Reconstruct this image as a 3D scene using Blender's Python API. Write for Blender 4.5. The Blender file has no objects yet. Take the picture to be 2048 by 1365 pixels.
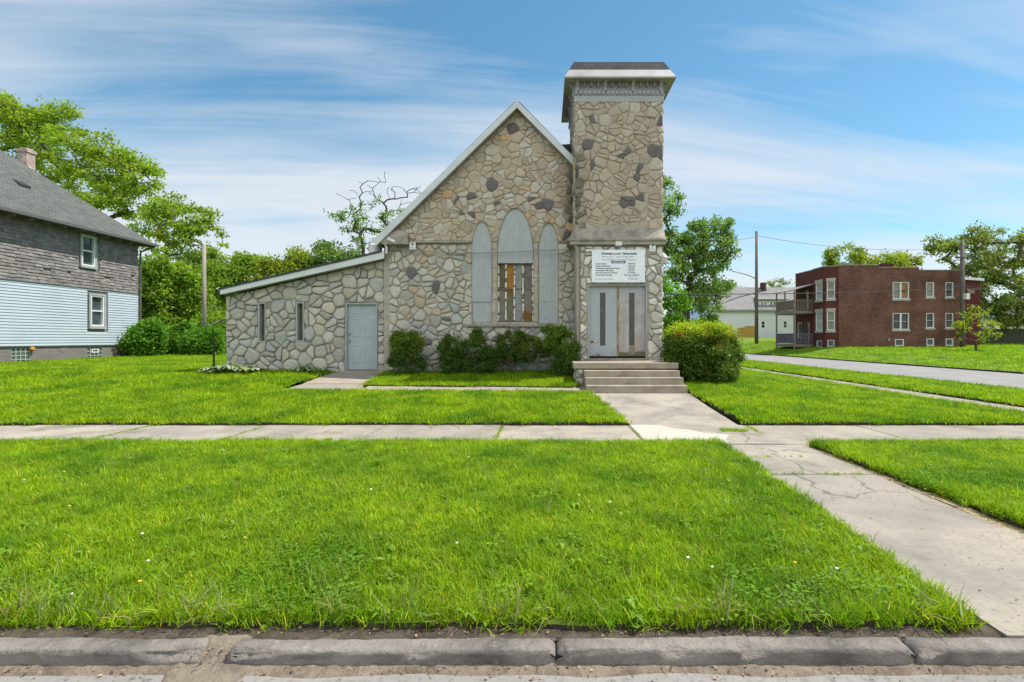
import bpy, bmesh, math, random
import numpy as np
from mathutils import Vector, Matrix, noise
from mathutils.geometry import tessellate_polygon

SC = bpy.context.scene
COL = SC.collection
# ------------------------------------------------------------------ camera
EYE = 1.5
cam_d = bpy.data.cameras.new("camera"); cam = bpy.data.objects.new("camera", cam_d); COL.objects.link(cam)
cam.location = (0, 0, EYE); cam.rotation_euler = (math.radians(90), 0, 0)
cam_d.sensor_width = 36; cam_d.lens = 36 * 1000 / 2048
cam_d.shift_x = -66 / 2048; cam_d.shift_y = -4.5 / 2048
cam_d.clip_start = 0.05; cam_d.clip_end = 3000
SC.camera = cam
# ------------------------------------------------------------------ sun + sky
TO_SUN = Vector((0.46, 0.10, 0.90)).normalized()
EL = math.asin(TO_SUN.z); AZ = math.atan2(TO_SUN.x, TO_SUN.y)
sun_d = bpy.data.lights.new("sun", 'SUN'); sun = bpy.data.objects.new("sun", sun_d); COL.objects.link(sun)
sun_d.energy = 3.2; sun_d.angle = math.radians(0.6); sun_d.color = (1.0, 0.95, 0.86)
sun.rotation_euler = (-TO_SUN).to_track_quat('-Z', 'Y').to_euler(); sun.location = (20, 10, 40)
SC.view_settings.view_transform = 'Standard'; SC.view_settings.look = 'None'
SC.view_settings.gamma = 1; SC.view_settings.exposure = 0.95
SC.view_settings.use_curve_mapping = False
SC.cycles.max_bounces = 7; SC.cycles.diffuse_bounces = 4; SC.cycles.transmission_bounces = 3
SC.cycles.transparent_max_bounces = 4; SC.cycles.caustics_reflective = False; SC.cycles.caustics_refractive = False
SC.cycles.use_denoising = True
W = bpy.data.worlds.new("World"); SC.world = W; W.use_nodes = True
def world():
    nt = W.node_tree; N = nt.nodes; L = nt.links; N.clear()
    out = N.new('ShaderNodeOutputWorld'); bg = N.new('ShaderNodeBackground'); L.new(bg.outputs[0], out.inputs[0])
    bg.inputs['Strength'].default_value = 0.15
    sky = N.new('ShaderNodeTexSky'); sky.sky_type = 'NISHITA'; sky.sun_disc = False
    sky.sun_elevation = EL; sky.sun_rotation = AZ; sky.air_density = 1.0; sky.dust_density = 0.25; sky.ozone_density = 2.2
    hs = N.new('ShaderNodeHueSaturation'); hs.inputs['Saturation'].default_value = 1.16; hs.inputs['Value'].default_value = 0.56
    hs.inputs['Hue'].default_value = 0.480
    L.new(sky.outputs[0], hs.inputs['Color'])
    tc = N.new('ShaderNodeTexCoord'); sp = N.new('ShaderNodeSeparateXYZ'); L.new(tc.outputs['Generated'], sp.inputs[0])
    def mth(op, a, b=None):
        n = N.new('ShaderNodeMath'); n.operation = op
        for i, q in enumerate((a, b)):
            if q is None: continue
            if isinstance(q, (int, float)): n.inputs[i].default_value = q
            else: L.new(q, n.inputs[i])
        return n.outputs[0]
    zz = mth('ADD', mth('MAXIMUM', sp.outputs['Z'], 0.0), 0.16)
    cx = N.new('ShaderNodeCombineXYZ'); L.new(mth('DIVIDE', sp.outputs['X'], zz), cx.inputs[0]); L.new(mth('DIVIDE', sp.outputs['Y'], zz), cx.inputs[1])
    mp = N.new('ShaderNodeMapping'); L.new(cx.outputs[0], mp.inputs[0])
    mp.inputs['Rotation'].default_value = (0, 0, math.radians(-26)); mp.inputs['Scale'].default_value = (0.42, 1.15, 1); mp.inputs['Location'].default_value = (CLOUD_X, CLOUD_Y, 0.3)
    n1 = N.new('ShaderNodeTexNoise'); n1.inputs['Scale'].default_value = 1.1; n1.inputs['Detail'].default_value = 8; n1.inputs['Roughness'].default_value = 0.5; n1.inputs['Distortion'].default_value = 0.5
    L.new(mp.outputs[0], n1.inputs[0])
    n2 = N.new('ShaderNodeTexNoise'); n2.inputs['Scale'].default_value = 0.42; n2.inputs['Detail'].default_value = 3
    L.new(mp.outputs[0], n2.inputs[0])
    m3 = N.new('ShaderNodeMapping'); L.new(mp.outputs[0], m3.inputs[0]); m3.inputs['Scale'].default_value = (0.8, 3.2, 1); m3.inputs['Rotation'].default_value = (0, 0, math.radians(8))
    n3 = N.new('ShaderNodeTexNoise'); n3.inputs['Scale'].default_value = 1.3; n3.inputs['Detail'].default_value = 10; n3.inputs['Roughness'].default_value = 0.62; n3.inputs['Distortion'].default_value = 1.1
    L.new(m3.outputs[0], n3.inputs[0])
    s = mth('ADD', mth('ADD', mth('MULTIPLY', n1.outputs[0], 0.60), mth('MULTIPLY', n2.outputs[0], 0.36)), mth('MULTIPLY', n3.outputs[0], 0.25))
    # more veil towards the horizon
    hz = mth('MULTIPLY', mth('SUBTRACT', 1.0, mth('MINIMUM', mth('MULTIPLY', mth('MAXIMUM', sp.outputs['Z'], 0.0), 1.7), 1.0)), 0.05)
    rp = N.new('ShaderNodeValToRGB'); L.new(mth('ADD', s, hz), rp.inputs[0])
    e = rp.color_ramp.elements; e[0].position = 0.515; e[0].color = (0, 0, 0, 1); e[1].position = 0.72; e[1].color = (1, 1, 1, 1)
    fac = mth('MULTIPLY', rp.outputs[0], 0.85)
    mx = N.new('ShaderNodeMix'); mx.data_type = 'RGBA'; L.new(fac, mx.inputs[0]); L.new(hs.outputs[0], mx.inputs[6])
    mx.inputs[7].default_value = (2.8, 2.95, 3.15, 1)
    # unseen bright cloud added behind the camera to lift the shaded front
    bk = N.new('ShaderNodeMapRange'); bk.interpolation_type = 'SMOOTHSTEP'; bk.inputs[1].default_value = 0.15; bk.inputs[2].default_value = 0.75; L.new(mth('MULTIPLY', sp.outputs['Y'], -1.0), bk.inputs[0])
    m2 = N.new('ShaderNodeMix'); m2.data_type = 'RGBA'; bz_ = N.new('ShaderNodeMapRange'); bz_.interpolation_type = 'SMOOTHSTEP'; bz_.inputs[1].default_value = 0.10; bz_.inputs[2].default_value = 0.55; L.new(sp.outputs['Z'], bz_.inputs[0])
    L.new(mth('MULTIPLY', mth('MULTIPLY', bk.outputs[0], bz_.outputs[0]), mth('ADD', mth('MULTIPLY', n1.outputs[0], 0.8), 0.5)), m2.inputs[0]); L.new(mx.outputs[2], m2.inputs[6]); m2.inputs[7].default_value = (FILL_CLOUD, FILL_CLOUD*1.0, FILL_CLOUD*0.98, 1)
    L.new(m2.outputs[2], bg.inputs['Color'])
CLOUD_X, CLOUD_Y, FILL_CLOUD = 33.7, 8.2, 7.5
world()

# ------------------------------------------------------------------ helpers
def tag(o, label, cat, group=None, kind=None):
    o['label'] = label; o['category'] = cat
    if group: o['group'] = group
    if kind: o['kind'] = kind
    return o
ORG = {}
def thing(name, label, cat, loc, rz=0, group=None):
    o = bpy.data.objects.new(name, None); COL.objects.link(o); o.empty_display_size = 0.2
    o.location = loc; o.rotation_euler = (0, 0, rz); ORG[o.name] = Vector(loc)
    return tag(o, label, cat, group)
def at(px, py, D): return Vector(((px - 1090) * D / 1000, D, EYE - (py - 678) * D / 1000))
def lx(px, D): return (px - 1090) * D / 1000
def lz(py, D): return EYE - (py - 678) * D / 1000

class Frame:                                   # a wall plane: u along, v up, n outwards
    def __init__(s, o, U, V, N): s.o, s.U, s.V, s.N = Vector(o), Vector(U), Vector(V), Vector(N)
    def __call__(s, u, v, n=0): return s.o + s.U * u + s.V * v + s.N * n
def front(D): return Frame((0, D, 0), (1, 0, 0), (0, 0, 1), (0, -1, 0))
def facing_right(x): return Frame((x, 0, 0), (0, 1, 0), (0, 0, 1), (1, 0, 0))
def facing_left(x): return Frame((x, 0, 0), (0, 1, 0), (0, 0, 1), (-1, 0, 0))

class MB:
    def __init__(s): s.v = []; s.f = []; s.c = []; s.m = []; s.sm = []; s.col = (1, 1, 1); s.mi = 0; s.smooth = False
    def add(s, vs, fs, col=None):
        b = len(s.v); s.v += [tuple(p) for p in vs]; s.c += [col or s.col] * len(vs)
        for f in fs: s.f.append([b + i for i in f]); s.m.append(s.mi); s.sm.append(s.smooth)
    def box(s, x0, x1, y0, y1, z0, z1, col=None):
        x0, x1 = sorted((x0, x1)); y0, y1 = sorted((y0, y1)); z0, z1 = sorted((z0, z1))
        s.add([(x0,y0,z0),(x1,y0,z0),(x1,y1,z0),(x0,y1,z0),(x0,y0,z1),(x1,y0,z1),(x1,y1,z1),(x0,y1,z1)],
              [(3,2,1,0),(4,5,6,7),(0,1,5,4),(1,2,6,5),(2,3,7,6),(3,0,4,7)], col)
    def fbox(s, F, u0, u1, v0, v1, n0, n1, col=None):
        P = [F(u,v,n) for n in (n0,n1) for (u,v) in ((u0,v0),(u1,v0),(u1,v1),(u0,v1))]
        fs = [(3,2,1,0),(4,5,6,7),(0,1,5,4),(1,2,6,5),(2,3,7,6),(3,0,4,7)]
        if F.U.cross(F.V).dot(F.N) < 0: fs = [f[::-1] for f in fs]
        s.add(P, fs, col)
    def hexa(s, P, col=None):
        s.add(P, [(3,2,1,0),(4,5,6,7),(0,1,5,4),(1,2,6,5),(2,3,7,6),(3,0,4,7)], col)
    def slab(s, F, outline, holes, n0, n1, col=None):      # polygon with holes, real thickness
        loops = [[Vector((u, v, 0)) for u, v in l] for l in [outline] + list(holes)]
        flat = [p for l in loops for p in l]; n = len(flat)
        fs = []
        for t in tessellate_polygon(loops):
            a, b, c = (flat[i] for i in t)
            t = tuple(t)
            if (b - a).cross(c - a).z < 0: t = t[::-1]
            fs.append(tuple(i + n for i in t)); fs.append(t[::-1])
        k = 0
        for l in loops:
            ar = sum(l[i].x * l[(i+1) % len(l)].y - l[(i+1) % len(l)].x * l[i].y for i in range(len(l)))
            for i in range(len(l)):
                a, b = k + i, k + (i + 1) % len(l)
                q = (a, b, b + n, a + n)
                if (ar < 0) == (l is loops[0]): q = q[::-1]
                fs.append(q)
            k += len(l)
        if F.U.cross(F.V).dot(F.N) < 0: fs = [f[::-1] for f in fs]
        s.add([F(p.x, p.y, n0) for p in flat] + [F(p.x, p.y, n1) for p in flat], fs, col)
    def tube(s, pts, rad, n=8, cap=True, col=None):
        pts = [Vector(p) for p in pts]
        if not isinstance(rad, (list, tuple)): rad = [rad] * len(pts)
        vs = []; up = None
        for i, p in enumerate(pts):
            d = (pts[min(i+1, len(pts)-1)] - pts[max(i-1, 0)]).normalized()
            if up is None: up = Vector((0,0,1)) if abs(d.z) < .9 else Vector((1,0,0))
            a = d.cross(up).normalized(); b = a.cross(d).normalized(); up = b
            for k in range(n):
                t = 2 * math.pi * k / n; vs.append(p + (a * math.cos(t) + b * math.sin(t)) * rad[i])
        fs = []
        for i in range(len(pts) - 1):
            for k in range(n):
                fs.append((i*n + k, i*n + (k+1) % n, (i+1)*n + (k+1) % n, (i+1)*n + k))
        if cap: fs += [tuple(range(n))[::-1], tuple((len(pts)-1)*n + k for k in range(n))]
        s.add(vs, fs, col)
    def lathe(s, prof, c, n=16, col=None):                 # (r, z) profile about a vertical axis
        c = Vector(c); vs = [c + Vector((r*math.cos(2*math.pi*k/n), r*math.sin(2*math.pi*k/n), z)) for r, z in prof for k in range(n)]
        fs = [(i*n + k, i*n + (k+1) % n, (i+1)*n + (k+1) % n, (i+1)*n + k) for i in range(len(prof)-1) for k in range(n)]
        s.add(vs, fs + [tuple(range(n))[::-1], tuple((len(prof)-1)*n + k for k in range(n))], col)
    def build(s, name, mats, parent=None, org=None, bevel=0, fixn=False):
        if not isinstance(mats, (list, tuple)): mats = [mats]
        r = parent
        while r is not None and r.parent is not None: r = r.parent
        o3 = Vector(org) if org is not None else (ORG.get(r.name, Vector()) if r is not None and not r.get('_local') else Vector())
        me = bpy.data.meshes.new(name)
        V = np.array(s.v, dtype=np.float64).reshape(-1, 3) - np.array(o3)
        me.from_pydata(V.tolist(), [], s.f)
        for m in mats: me.materials.append(m)
        me.polygons.foreach_set('material_index', s.m); me.polygons.foreach_set('use_smooth', s.sm)
        ca = me.color_attributes.new('Col', 'FLOAT_COLOR', 'POINT')
        C4 = np.ones((len(s.v), 4), dtype=np.float32); C4[:, :3] = np.array(s.c, dtype=np.float32).reshape(-1, 3)
        ca.data.foreach_set('color', C4.ravel())
        if fixn:
            bm = bmesh.new(); bm.from_mesh(me); bmesh.ops.recalc_face_normals(bm, faces=bm.faces); bm.to_mesh(me); bm.free()
        me.update()
        o = bpy.data.objects.new(name, me); COL.objects.link(o)
        if parent is not None: o.parent = parent
        elif org is not None: o.location = o3
        if bevel:
            b = o.modifiers.new('bevel', 'BEVEL'); b.width = bevel; b.segments = 2; b.limit_method = 'ANGLE'; b.angle_limit = math.radians(40)
        return o

def clip_half(poly, a, b, c):                    # keep a*x+b*y <= c
    out = []
    for i in range(len(poly)):
        p, q = poly[i], poly[(i+1) % len(poly)]
        dp, dq = a*p[0] + b*p[1] - c, a*q[0] + b*q[1] - c
        if dp <= 0: out.append(p)
        if (dp < 0 < dq) or (dq < 0 < dp):
            t = dp / (dp - dq); out.append((p[0] + (q[0]-p[0])*t, p[1] + (q[1]-p[1])*t))
    return out
def edges_ccw(poly):
    ar = sum(poly[i][0]*poly[(i+1) % len(poly)][1] - poly[(i+1) % len(poly)][0]*poly[i][1] for i in range(len(poly)))
    P = poly if ar > 0 else poly[::-1]
    for i in range(len(P)):
        (x0, y0), (x1, y1) = P[i], P[(i+1) % len(P)]
        a, b = y1 - y0, x0 - x1; l = math.hypot(a, b)
        if l > 1e-9: yield a/l, b/l, (a*x0 + b*y0)/l
def clip_convex(poly, conv):
    for a, b, c in edges_ccw(conv):
        poly = clip_half(poly, a, b, c)
        if len(poly) < 3: return []
    return poly
def inside(p, conv): return all(a*p[0] + b*p[1] <= c for a, b, c in edges_ccw(conv))

def stonework(mb, F, outline, openings, size, colfn, seed, joint=0.018, rise=0.045, chaikin=2, cut=0.22, vary=0.5, asp=0.85, split=0.42):
    """Fieldstones: an irregular power diagram clipped to the wall, each cell a domed stone of its own colour."""
    rg = random.Random(seed)
    us = [p[0] for p in outline]; vs = [p[1] for p in outline]
    u0, u1, v0, v1 = min(us) - size, max(us) + size, min(vs) - size, max(vs) + size
    pts = []; grid = {}
    r = size * 1.05; N_ = int((u1-u0)*(v1-v0)/(size*size)*40); rads = []
    for it in range(N_):                      # big stones first, smaller ones fitted between them
        f = it / N_; rr = size * (rg.uniform(.85, 1.05) if f < .12 else rg.uniform(.62, .85) if f < .5 else rg.uniform(.42, .62))
        p = (rg.uniform(u0, u1), rg.uniform(v0, v1)); k = (int(math.floor(p[0]/r)), int(math.floor(p[1]/r)))
        if any(math.hypot((p[0]-q[0])*asp, (p[1]-q[1])) < (rr + q[2])/2 for i in (-1,0,1) for j in (-1,0,1) for q in grid.get((k[0]+i, k[1]+j), ())): continue
        grid.setdefault(k, []).append((*p, rr)); pts.append(p); rads.append(rr)
    P = np.array(pts); wt = np.array([(q/2)**2 * (1 + rg.uniform(-.25, .25) * vary) for q in rads])
    ops = [list(edges_ccw(o)) for o in openings]
    for i, p in enumerate(pts):
        d2 = ((P - P[i])**2).sum(1); nb = np.argsort(d2)[1:26]
        cell = [(p[0]-size*2, p[1]-size*2), (p[0]+size*2, p[1]-size*2), (p[0]+size*2, p[1]+size*2), (p[0]-size*2, p[1]+size*2)]
        for j in nb:
            q = pts[j]; a, b = q[0]-p[0], q[1]-p[1]; l = math.hypot(a, b)
            c = (q[0]**2 + q[1]**2 - wt[j] - p[0]**2 - p[1]**2 + wt[i]) / 2
            cell = clip_half(cell, a/l, b/l, c/l - joint/2)
            if len(cell) < 3: break
        if len(cell) < 3: continue
        for a, b, c in edges_ccw(outline):
            cell = clip_half(cell, a, b, c - 0.004)
            if len(cell) < 3: break
        if len(cell) < 3: continue
        parts = [cell]
        for depth in range(2):                # split some cells so that long, angular and wedge stones occur
            nw = []
            for c_ in parts:
                ar = abs(sum(c_[k][0]*c_[(k+1) % len(c_)][1] - c_[(k+1) % len(c_)][0]*c_[k][1] for k in range(len(c_))))/2
                if rg.random() < split and ar > size*size*(0.40 if depth == 0 else 0.60):
                    cx = sum(q[0] for q in c_)/len(c_) + rg.uniform(-.12, .12)*size; cy = sum(q[1] for q in c_)/len(c_) + rg.uniform(-.12, .12)*size
                    t = rg.gauss(math.pi/2, .55) + (math.pi/2 if rg.random() < .3 else 0); a, b = math.cos(t), math.sin(t); d = a*cx + b*cy
                    nw += [h_ for h_ in (clip_half(c_, a, b, d - joint/2), clip_half(c_, -a, -b, -d - joint/2)) if len(h_) >= 3]
                else: nw.append(c_)
            parts = nw
        for cell in parts: _stone(mb, F, cell, ops, size, colfn, rg, rise, chaikin, cut, seed)

def _stone(mb, F, cell, ops, size, colfn, rg, rise, chaikin, cut, seed):
        bad = False
        for e in ops:
            cx = sum(q[0] for q in cell)/len(cell); cy = sum(q[1] for q in cell)/len(cell)
            hit = cell
            for a, b, c in e:
                hit = clip_half(hit, a, b, c)
                if len(hit) < 3: break
            if len(hit) >= 3:
                a, b, c = max(e, key=lambda t: t[0]*cx + t[1]*cy - t[2])
                if a*cx + b*cy - c < -size*0.12: bad = True; break
                cell = clip_half(cell, -a, -b, -c - 0.006)
                if len(cell) < 3: bad = True; break
        if bad: return
        ar = abs(sum(cell[k][0]*cell[(k+1) % len(cell)][1] - cell[(k+1) % len(cell)][0]*cell[k][1] for k in range(len(cell))))/2
        if ar < size*size*0.03: return
        # drop tiny edges, then round
        for _ in range(chaikin):
            nw = []
            for k in range(len(cell)):
                a, b = cell[k], cell[(k+1) % len(cell)]
                ct = cut * rg.uniform(0.6, 1.25)
                nw += [(a[0]+(b[0]-a[0])*ct, a[1]+(b[1]-a[1])*ct), (a[0]+(b[0]-a[0])*(1-ct), a[1]+(b[1]-a[1])*(1-ct))]
            cell = nw
        cx = sum(q[0] for q in cell)/len(cell); cy = sum(q[1] for q in cell)/len(cell); n = len(cell)
        h = rise * rg.uniform(0.6, 1.35); tx, ty = rg.uniform(-.14, .14), rg.uniform(-.14, .14)
        V = []; 
        for ring, (sc, hh) in enumerate(((1, -0.01), (0.98, 0.52), (0.90, 0.90), (0.58, 1.0))):
            for q in cell:
                du, dv = (q[0]-cx)*sc, (q[1]-cy)*sc
                nn = h*hh + (tx*du + ty*dv + 0.022*noise.noise(Vector((cx+du, cy+dv, seed))*9)*size/0.3) * (1 if ring else 0)
                V.append(F(cx+du, cy+dv, max(nn, 0.004) if ring else 0))
        V.append(F(cx, cy, h*1.03))
        fs = []
        for g in range(3):
            for k in range(n): fs.append((g*n+k, g*n+(k+1) % n, (g+1)*n+(k+1) % n, (g+1)*n+k))
        for k in range(n): fs.append((3*n+k, 3*n+(k+1) % n, 4*n))
        if F.U.cross(F.V).dot(F.N) < 0: fs = [f[::-1] for f in fs]
        mb.add(V, fs, colfn(cx, cy, rg))

# ------------------------------------------------------------------ materials
def hexc(r, g, b):
    f = lambda c: (c/255/12.92) if c <= 10 else ((c/255+0.055)/1.055)**2.4
    return (f(r), f(g), f(b))
def mat(name, col, rough=0.85, var=None, bump=None, attr=False, spec=0.3, metal=0, coords='Object', stretch=(1,1,1), extra=None, var2=None):
    """Principled with layered noise colour; var=(scale, colour, lo, hi); bump=(scale, strength, distance)."""
    m = bpy.data.materials.new(name); m.use_nodes = True; nt = m.node_tree; N = nt.nodes; L = nt.links
    b = N['Principled BSDF']; b.inputs['Roughness'].default_value = rough; b.inputs['Specular IOR Level'].default_value = spec; b.inputs['Metallic'].default_value = metal
    tc = N.new('ShaderNodeTexCoord'); mp = N.new('ShaderNodeMapping'); L.new(tc.outputs[coords], mp.inputs[0]); mp.inputs['Scale'].default_value = stretch
    rgb = N.new('ShaderNodeRGB'); rgb.outputs[0].default_value = (*col, 1); cur = rgb.outputs[0]
    if attr:
        a = N.new('ShaderNodeAttribute'); a.attribute_name = 'Col'
        mx = N.new('ShaderNodeMix'); mx.data_type = 'RGBA'; mx.blend_type = 'MULTIPLY'; mx.inputs[0].default_value = 1
        L.new(cur, mx.inputs[6]); L.new(a.outputs['Color'], mx.inputs[7]); cur = mx.outputs[2]
    for vv in (var, var2):
        if not vv: continue
        sc, c2, lo, hi = vv[:4]
        n = N.new('ShaderNodeTexNoise'); n.inputs['Scale'].default_value = sc; n.inputs['Detail'].default_value = 6; n.inputs['Roughness'].default_value = 0.6; L.new(mp.outputs[0], n.inputs[0])
        r = N.new('ShaderNodeMapRange'); r.inputs[1].default_value = lo; r.inputs[2].default_value = hi; L.new(n.outputs[0], r.inputs[0])
        mx = N.new('ShaderNodeMix'); mx.data_type = 'RGBA'; L.new(r.outputs[0], mx.inputs[0]); L.new(cur, mx.inputs[6])
        if len(vv) > 4 and vv[4] == 'mul':
            mx.blend_type = 'MULTIPLY'
        mx.inputs[7].default_value = (*c2, 1); cur = mx.outputs[2]
    if extra: cur = extra(N, L, mp.outputs[0], cur, b)
    L.new(cur, b.inputs['Base Color'])
    if bump:
        n = N.new('ShaderNodeTexNoise'); n.inputs['Scale'].default_value = bump[0]; n.inputs['Detail'].default_value = 8; n.inputs['Roughness'].default_value = 0.65; L.new(mp.outputs[0], n.inputs[0])
        bp = N.new('ShaderNodeBump'); bp.inputs['Strength'].default_value = bump[1]; bp.inputs['Distance'].default_value = bump[2]; L.new(n.outputs[0], bp.inputs['Height'])
        old = b.inputs['Normal'].links
        if old: L.new(old[0].from_socket, bp.inputs['Normal'])
        L.new(bp.outputs[0], b.inputs['Normal'])
    return m
def bricks(c1, c2, mortar, bw, bh, ms=0.012, swap=False, bumpd=0.006, bias=0.0, offset=0.5):
    def ex(N, L, vec, cur, b):
        sp = N.new('ShaderNodeSeparateXYZ'); L.new(vec, sp.inputs[0]); ad = N.new('ShaderNodeMath'); L.new(sp.outputs[0], ad.inputs[0]); L.new(sp.outputs[1], ad.inputs[1])
        cx = N.new('ShaderNodeCombineXYZ'); L.new(ad.outputs[0], cx.inputs[0]); L.new(sp.outputs[2], cx.inputs[1])
        br = N.new('ShaderNodeTexBrick'); L.new(cx.outputs[0], br.inputs[0]); br.inputs['Scale'].default_value = 1
        br.inputs['Brick Width'].default_value = bw; br.inputs['Row Height'].default_value = bh; br.inputs['Mortar Size'].default_value = ms; br.inputs['Mortar Smooth'].default_value = 0.2
        br.inputs['Color1'].default_value = (*c1, 1); br.inputs['Color2'].default_value = (*c2, 1); br.inputs['Mortar'].default_value = (*mortar, 1); br.inputs['Bias'].default_value = bias; br.offset = offset
        mx = N.new('ShaderNodeMix'); mx.data_type = 'RGBA'; mx.blend_type = 'MULTIPLY'; mx.inputs[0].default_value = 1
        L.new(br.outputs[0], mx.inputs[6]); L.new(cur, mx.inputs[7])
        bp = N.new('ShaderNodeBump'); bp.invert = True; bp.inputs['Distance'].default_value = bumpd; bp.inputs['Strength'].default_value = 0.8; L.new(br.outputs['Fac'], bp.inputs['Height']); L.new(bp.outputs[0], b.inputs['Normal'])
        return mx.outputs[2]
    return ex
def leafmat(name, col, trans=0.45, rough=0.55, jit=0.25, attr=True, tint=(1.15, 1.25, 0.6), var=None):
    m = bpy.data.materials.new(name); m.use_nodes = True; nt = m.node_tree; N = nt.nodes; L = nt.links
    out = N['Material Output']; b = N['Principled BSDF']; b.inputs['Roughness'].default_value = rough; b.inputs['Specular IOR Level'].default_value = 0.25
    oi = N.new('ShaderNodeObjectInfo'); rgb = N.new('ShaderNodeRGB'); rgb.outputs[0].default_value = (*col, 1); cur = rgb.outputs[0]
    if attr:
        a = N.new('ShaderNodeAttribute'); a.attribute_name = 'Col'
        mx = N.new('ShaderNodeMix'); mx.data_type = 'RGBA'; mx.blend_type = 'MULTIPLY'; mx.inputs[0].default_value = 1
        L.new(cur, mx.inputs[6]); L.new(a.outputs['Color'], mx.inputs[7]); cur = mx.outputs[2]
    if jit:
        r = N.new('ShaderNodeMapRange'); r.inputs[3].default_value = 1 - jit; r.inputs[4].default_value = 1 + jit; L.new(oi.outputs['Random'], r.inputs[0])
        vm = N.new('ShaderNodeVectorMath'); vm.operation = 'SCALE'; L.new(cur, vm.inputs[0]); L.new(r.outputs[0], vm.inputs['Scale']); cur = vm.outputs[0]
    if var:
        sc, c2, lo, hi = var; g = N.new('ShaderNodeNewGeometry')
        n = N.new('ShaderNodeTexNoise'); n.inputs['Scale'].default_value = sc; n.inputs['Detail'].default_value = 4; L.new(g.outputs['Position'], n.inputs[0])
        r = N.new('ShaderNodeMapRange'); r.inputs[1].default_value = lo; r.inputs[2].default_value = hi; L.new(n.outputs[0], r.inputs[0])
        mx = N.new('ShaderNodeMix'); mx.data_type = 'RGBA'; mx.blend_type = 'MULTIPLY'; L.new(r.outputs[0], mx.inputs[0]); L.new(cur, mx.inputs[6]); mx.inputs[7].default_value = (*c2, 1); cur = mx.outputs[2]
    L.new(cur, b.inputs['Base Color'])
    t = N.new('ShaderNodeBsdfTranslucent'); tm = N.new('ShaderNodeMix'); tm.data_type = 'RGBA'; tm.blend_type = 'MULTIPLY'; tm.inputs[0].default_value = 1
    L.new(cur, tm.inputs[6]); tm.inputs[7].default_value = (*tint, 1); L.new(tm.outputs[2], t.inputs['Color'])
    ms = N.new('ShaderNodeMixShader'); ms.inputs[0].default_value = trans; L.new(b.outputs[0], ms.inputs[1]); L.new(t.outputs[0], ms.inputs[2]); L.new(ms.outputs[0], out.inputs['Surface'])
    return m

M = {}
M['stone'] = mat('fieldstone', (1.42, 1.42, 1.42), 0.9, attr=True, var=(7, (0.84, 0.82, 0.78), 0.35, 0.75, 'mul'), var2=(38, (0.76, 0.74, 0.72), 0.5, 0.8, 'mul'), bump=(19, 0.95, 0.035))
M['mortar'] = mat('mortar', (0.44, 0.40, 0.33), 0.95, var=(5, (0.32, 0.29, 0.245), 0.35, 0.7), bump=(45, 0.6, 0.012))
M['mortar_tan'] = mat('mortar tan', (0.47, 0.40, 0.295), 0.95, var=(4, (0.36, 0.305, 0.225), 0.35, 0.75), bump=(40, 0.6, 0.015))
M['stucco'] = mat('weathered stucco', (0.40, 0.35, 0.285), 0.95, var=(3, (0.17, 0.155, 0.14), 0.42, 0.68), var2=(14, (0.36, 0.32, 0.28), 0.5, 0.75), bump=(16, 0.9, 0.03))
M['board'] = mat('grey painted plywood', (0.385, 0.41, 0.405), 0.75, var=(2.5, (0.44, 0.465, 0.46), 0.4, 0.7), var2=(9, (0.27, 0.31, 0.32), 0.48, 0.72), bump=(6, 0.4, 0.008), stretch=(5, 5, 0.7))
M['greydoor'] = mat('grey painted steel', (0.37, 0.42, 0.435), 0.5, var=(2, (0.325, 0.37, 0.385), 0.4, 0.7), bump=(30, 0.08, 0.004))
M['greytrim'] = mat('grey trim paint', (0.38, 0.405, 0.40), 0.65, var=(6, (0.31, 0.33, 0.32), 0.4, 0.75))
M['whitetrim'] = mat('white trim paint', (0.62, 0.66, 0.66), 0.55, var=(1.5, (0.52, 0.55, 0.55), 0.45, 0.75), stretch=(1, 1, 3))
M['whitemetal'] = mat('white metal flashing', (0.40, 0.38, 0.385), 0.5, var=(2.2, (0.31, 0.295, 0.30), 0.4, 0.7), bump=(3, 0.15, 0.02))
M['soffit'] = mat('soffit paint', (0.34, 0.33, 0.26), 0.7, var=(3, (0.24, 0.22, 0.16), 0.4, 0.7))
M['shingle'] = mat('dark asphalt shingle', (1, 1, 1), 0.95, var=(6, (0.7, 0.7, 0.7), 0.4, 0.7), bump=(60, 0.5, 0.006), extra=bricks((0.055, 0.057, 0.06), (0.085, 0.083, 0.08), (0.03, 0.03, 0.03), 0.33, 0.14, 0.008))
M['greyshingle'] = mat('grey green asphalt shingle', (1, 1, 1), 0.95, var=(4, (0.78, 0.8, 0.78), 0.4, 0.7), bump=(60, 0.5, 0.006), extra=bricks((0.095, 0.105, 0.098), (0.13, 0.135, 0.125), (0.075, 0.08, 0.075), 0.30, 0.105, 0.010))
M['glass'] = mat('dark glass', (0.035, 0.04, 0.042), 0.08, spec=0.6)
M['dark'] = mat('dark void', (0.02, 0.02, 0.02), 0.9)
M['rust'] = mat('rusty metal', (0.22, 0.10, 0.045), 0.85, var=(20, (0.36, 0.27, 0.12), 0.4, 0.65), bump=(40, 0.4, 0.006))
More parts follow.
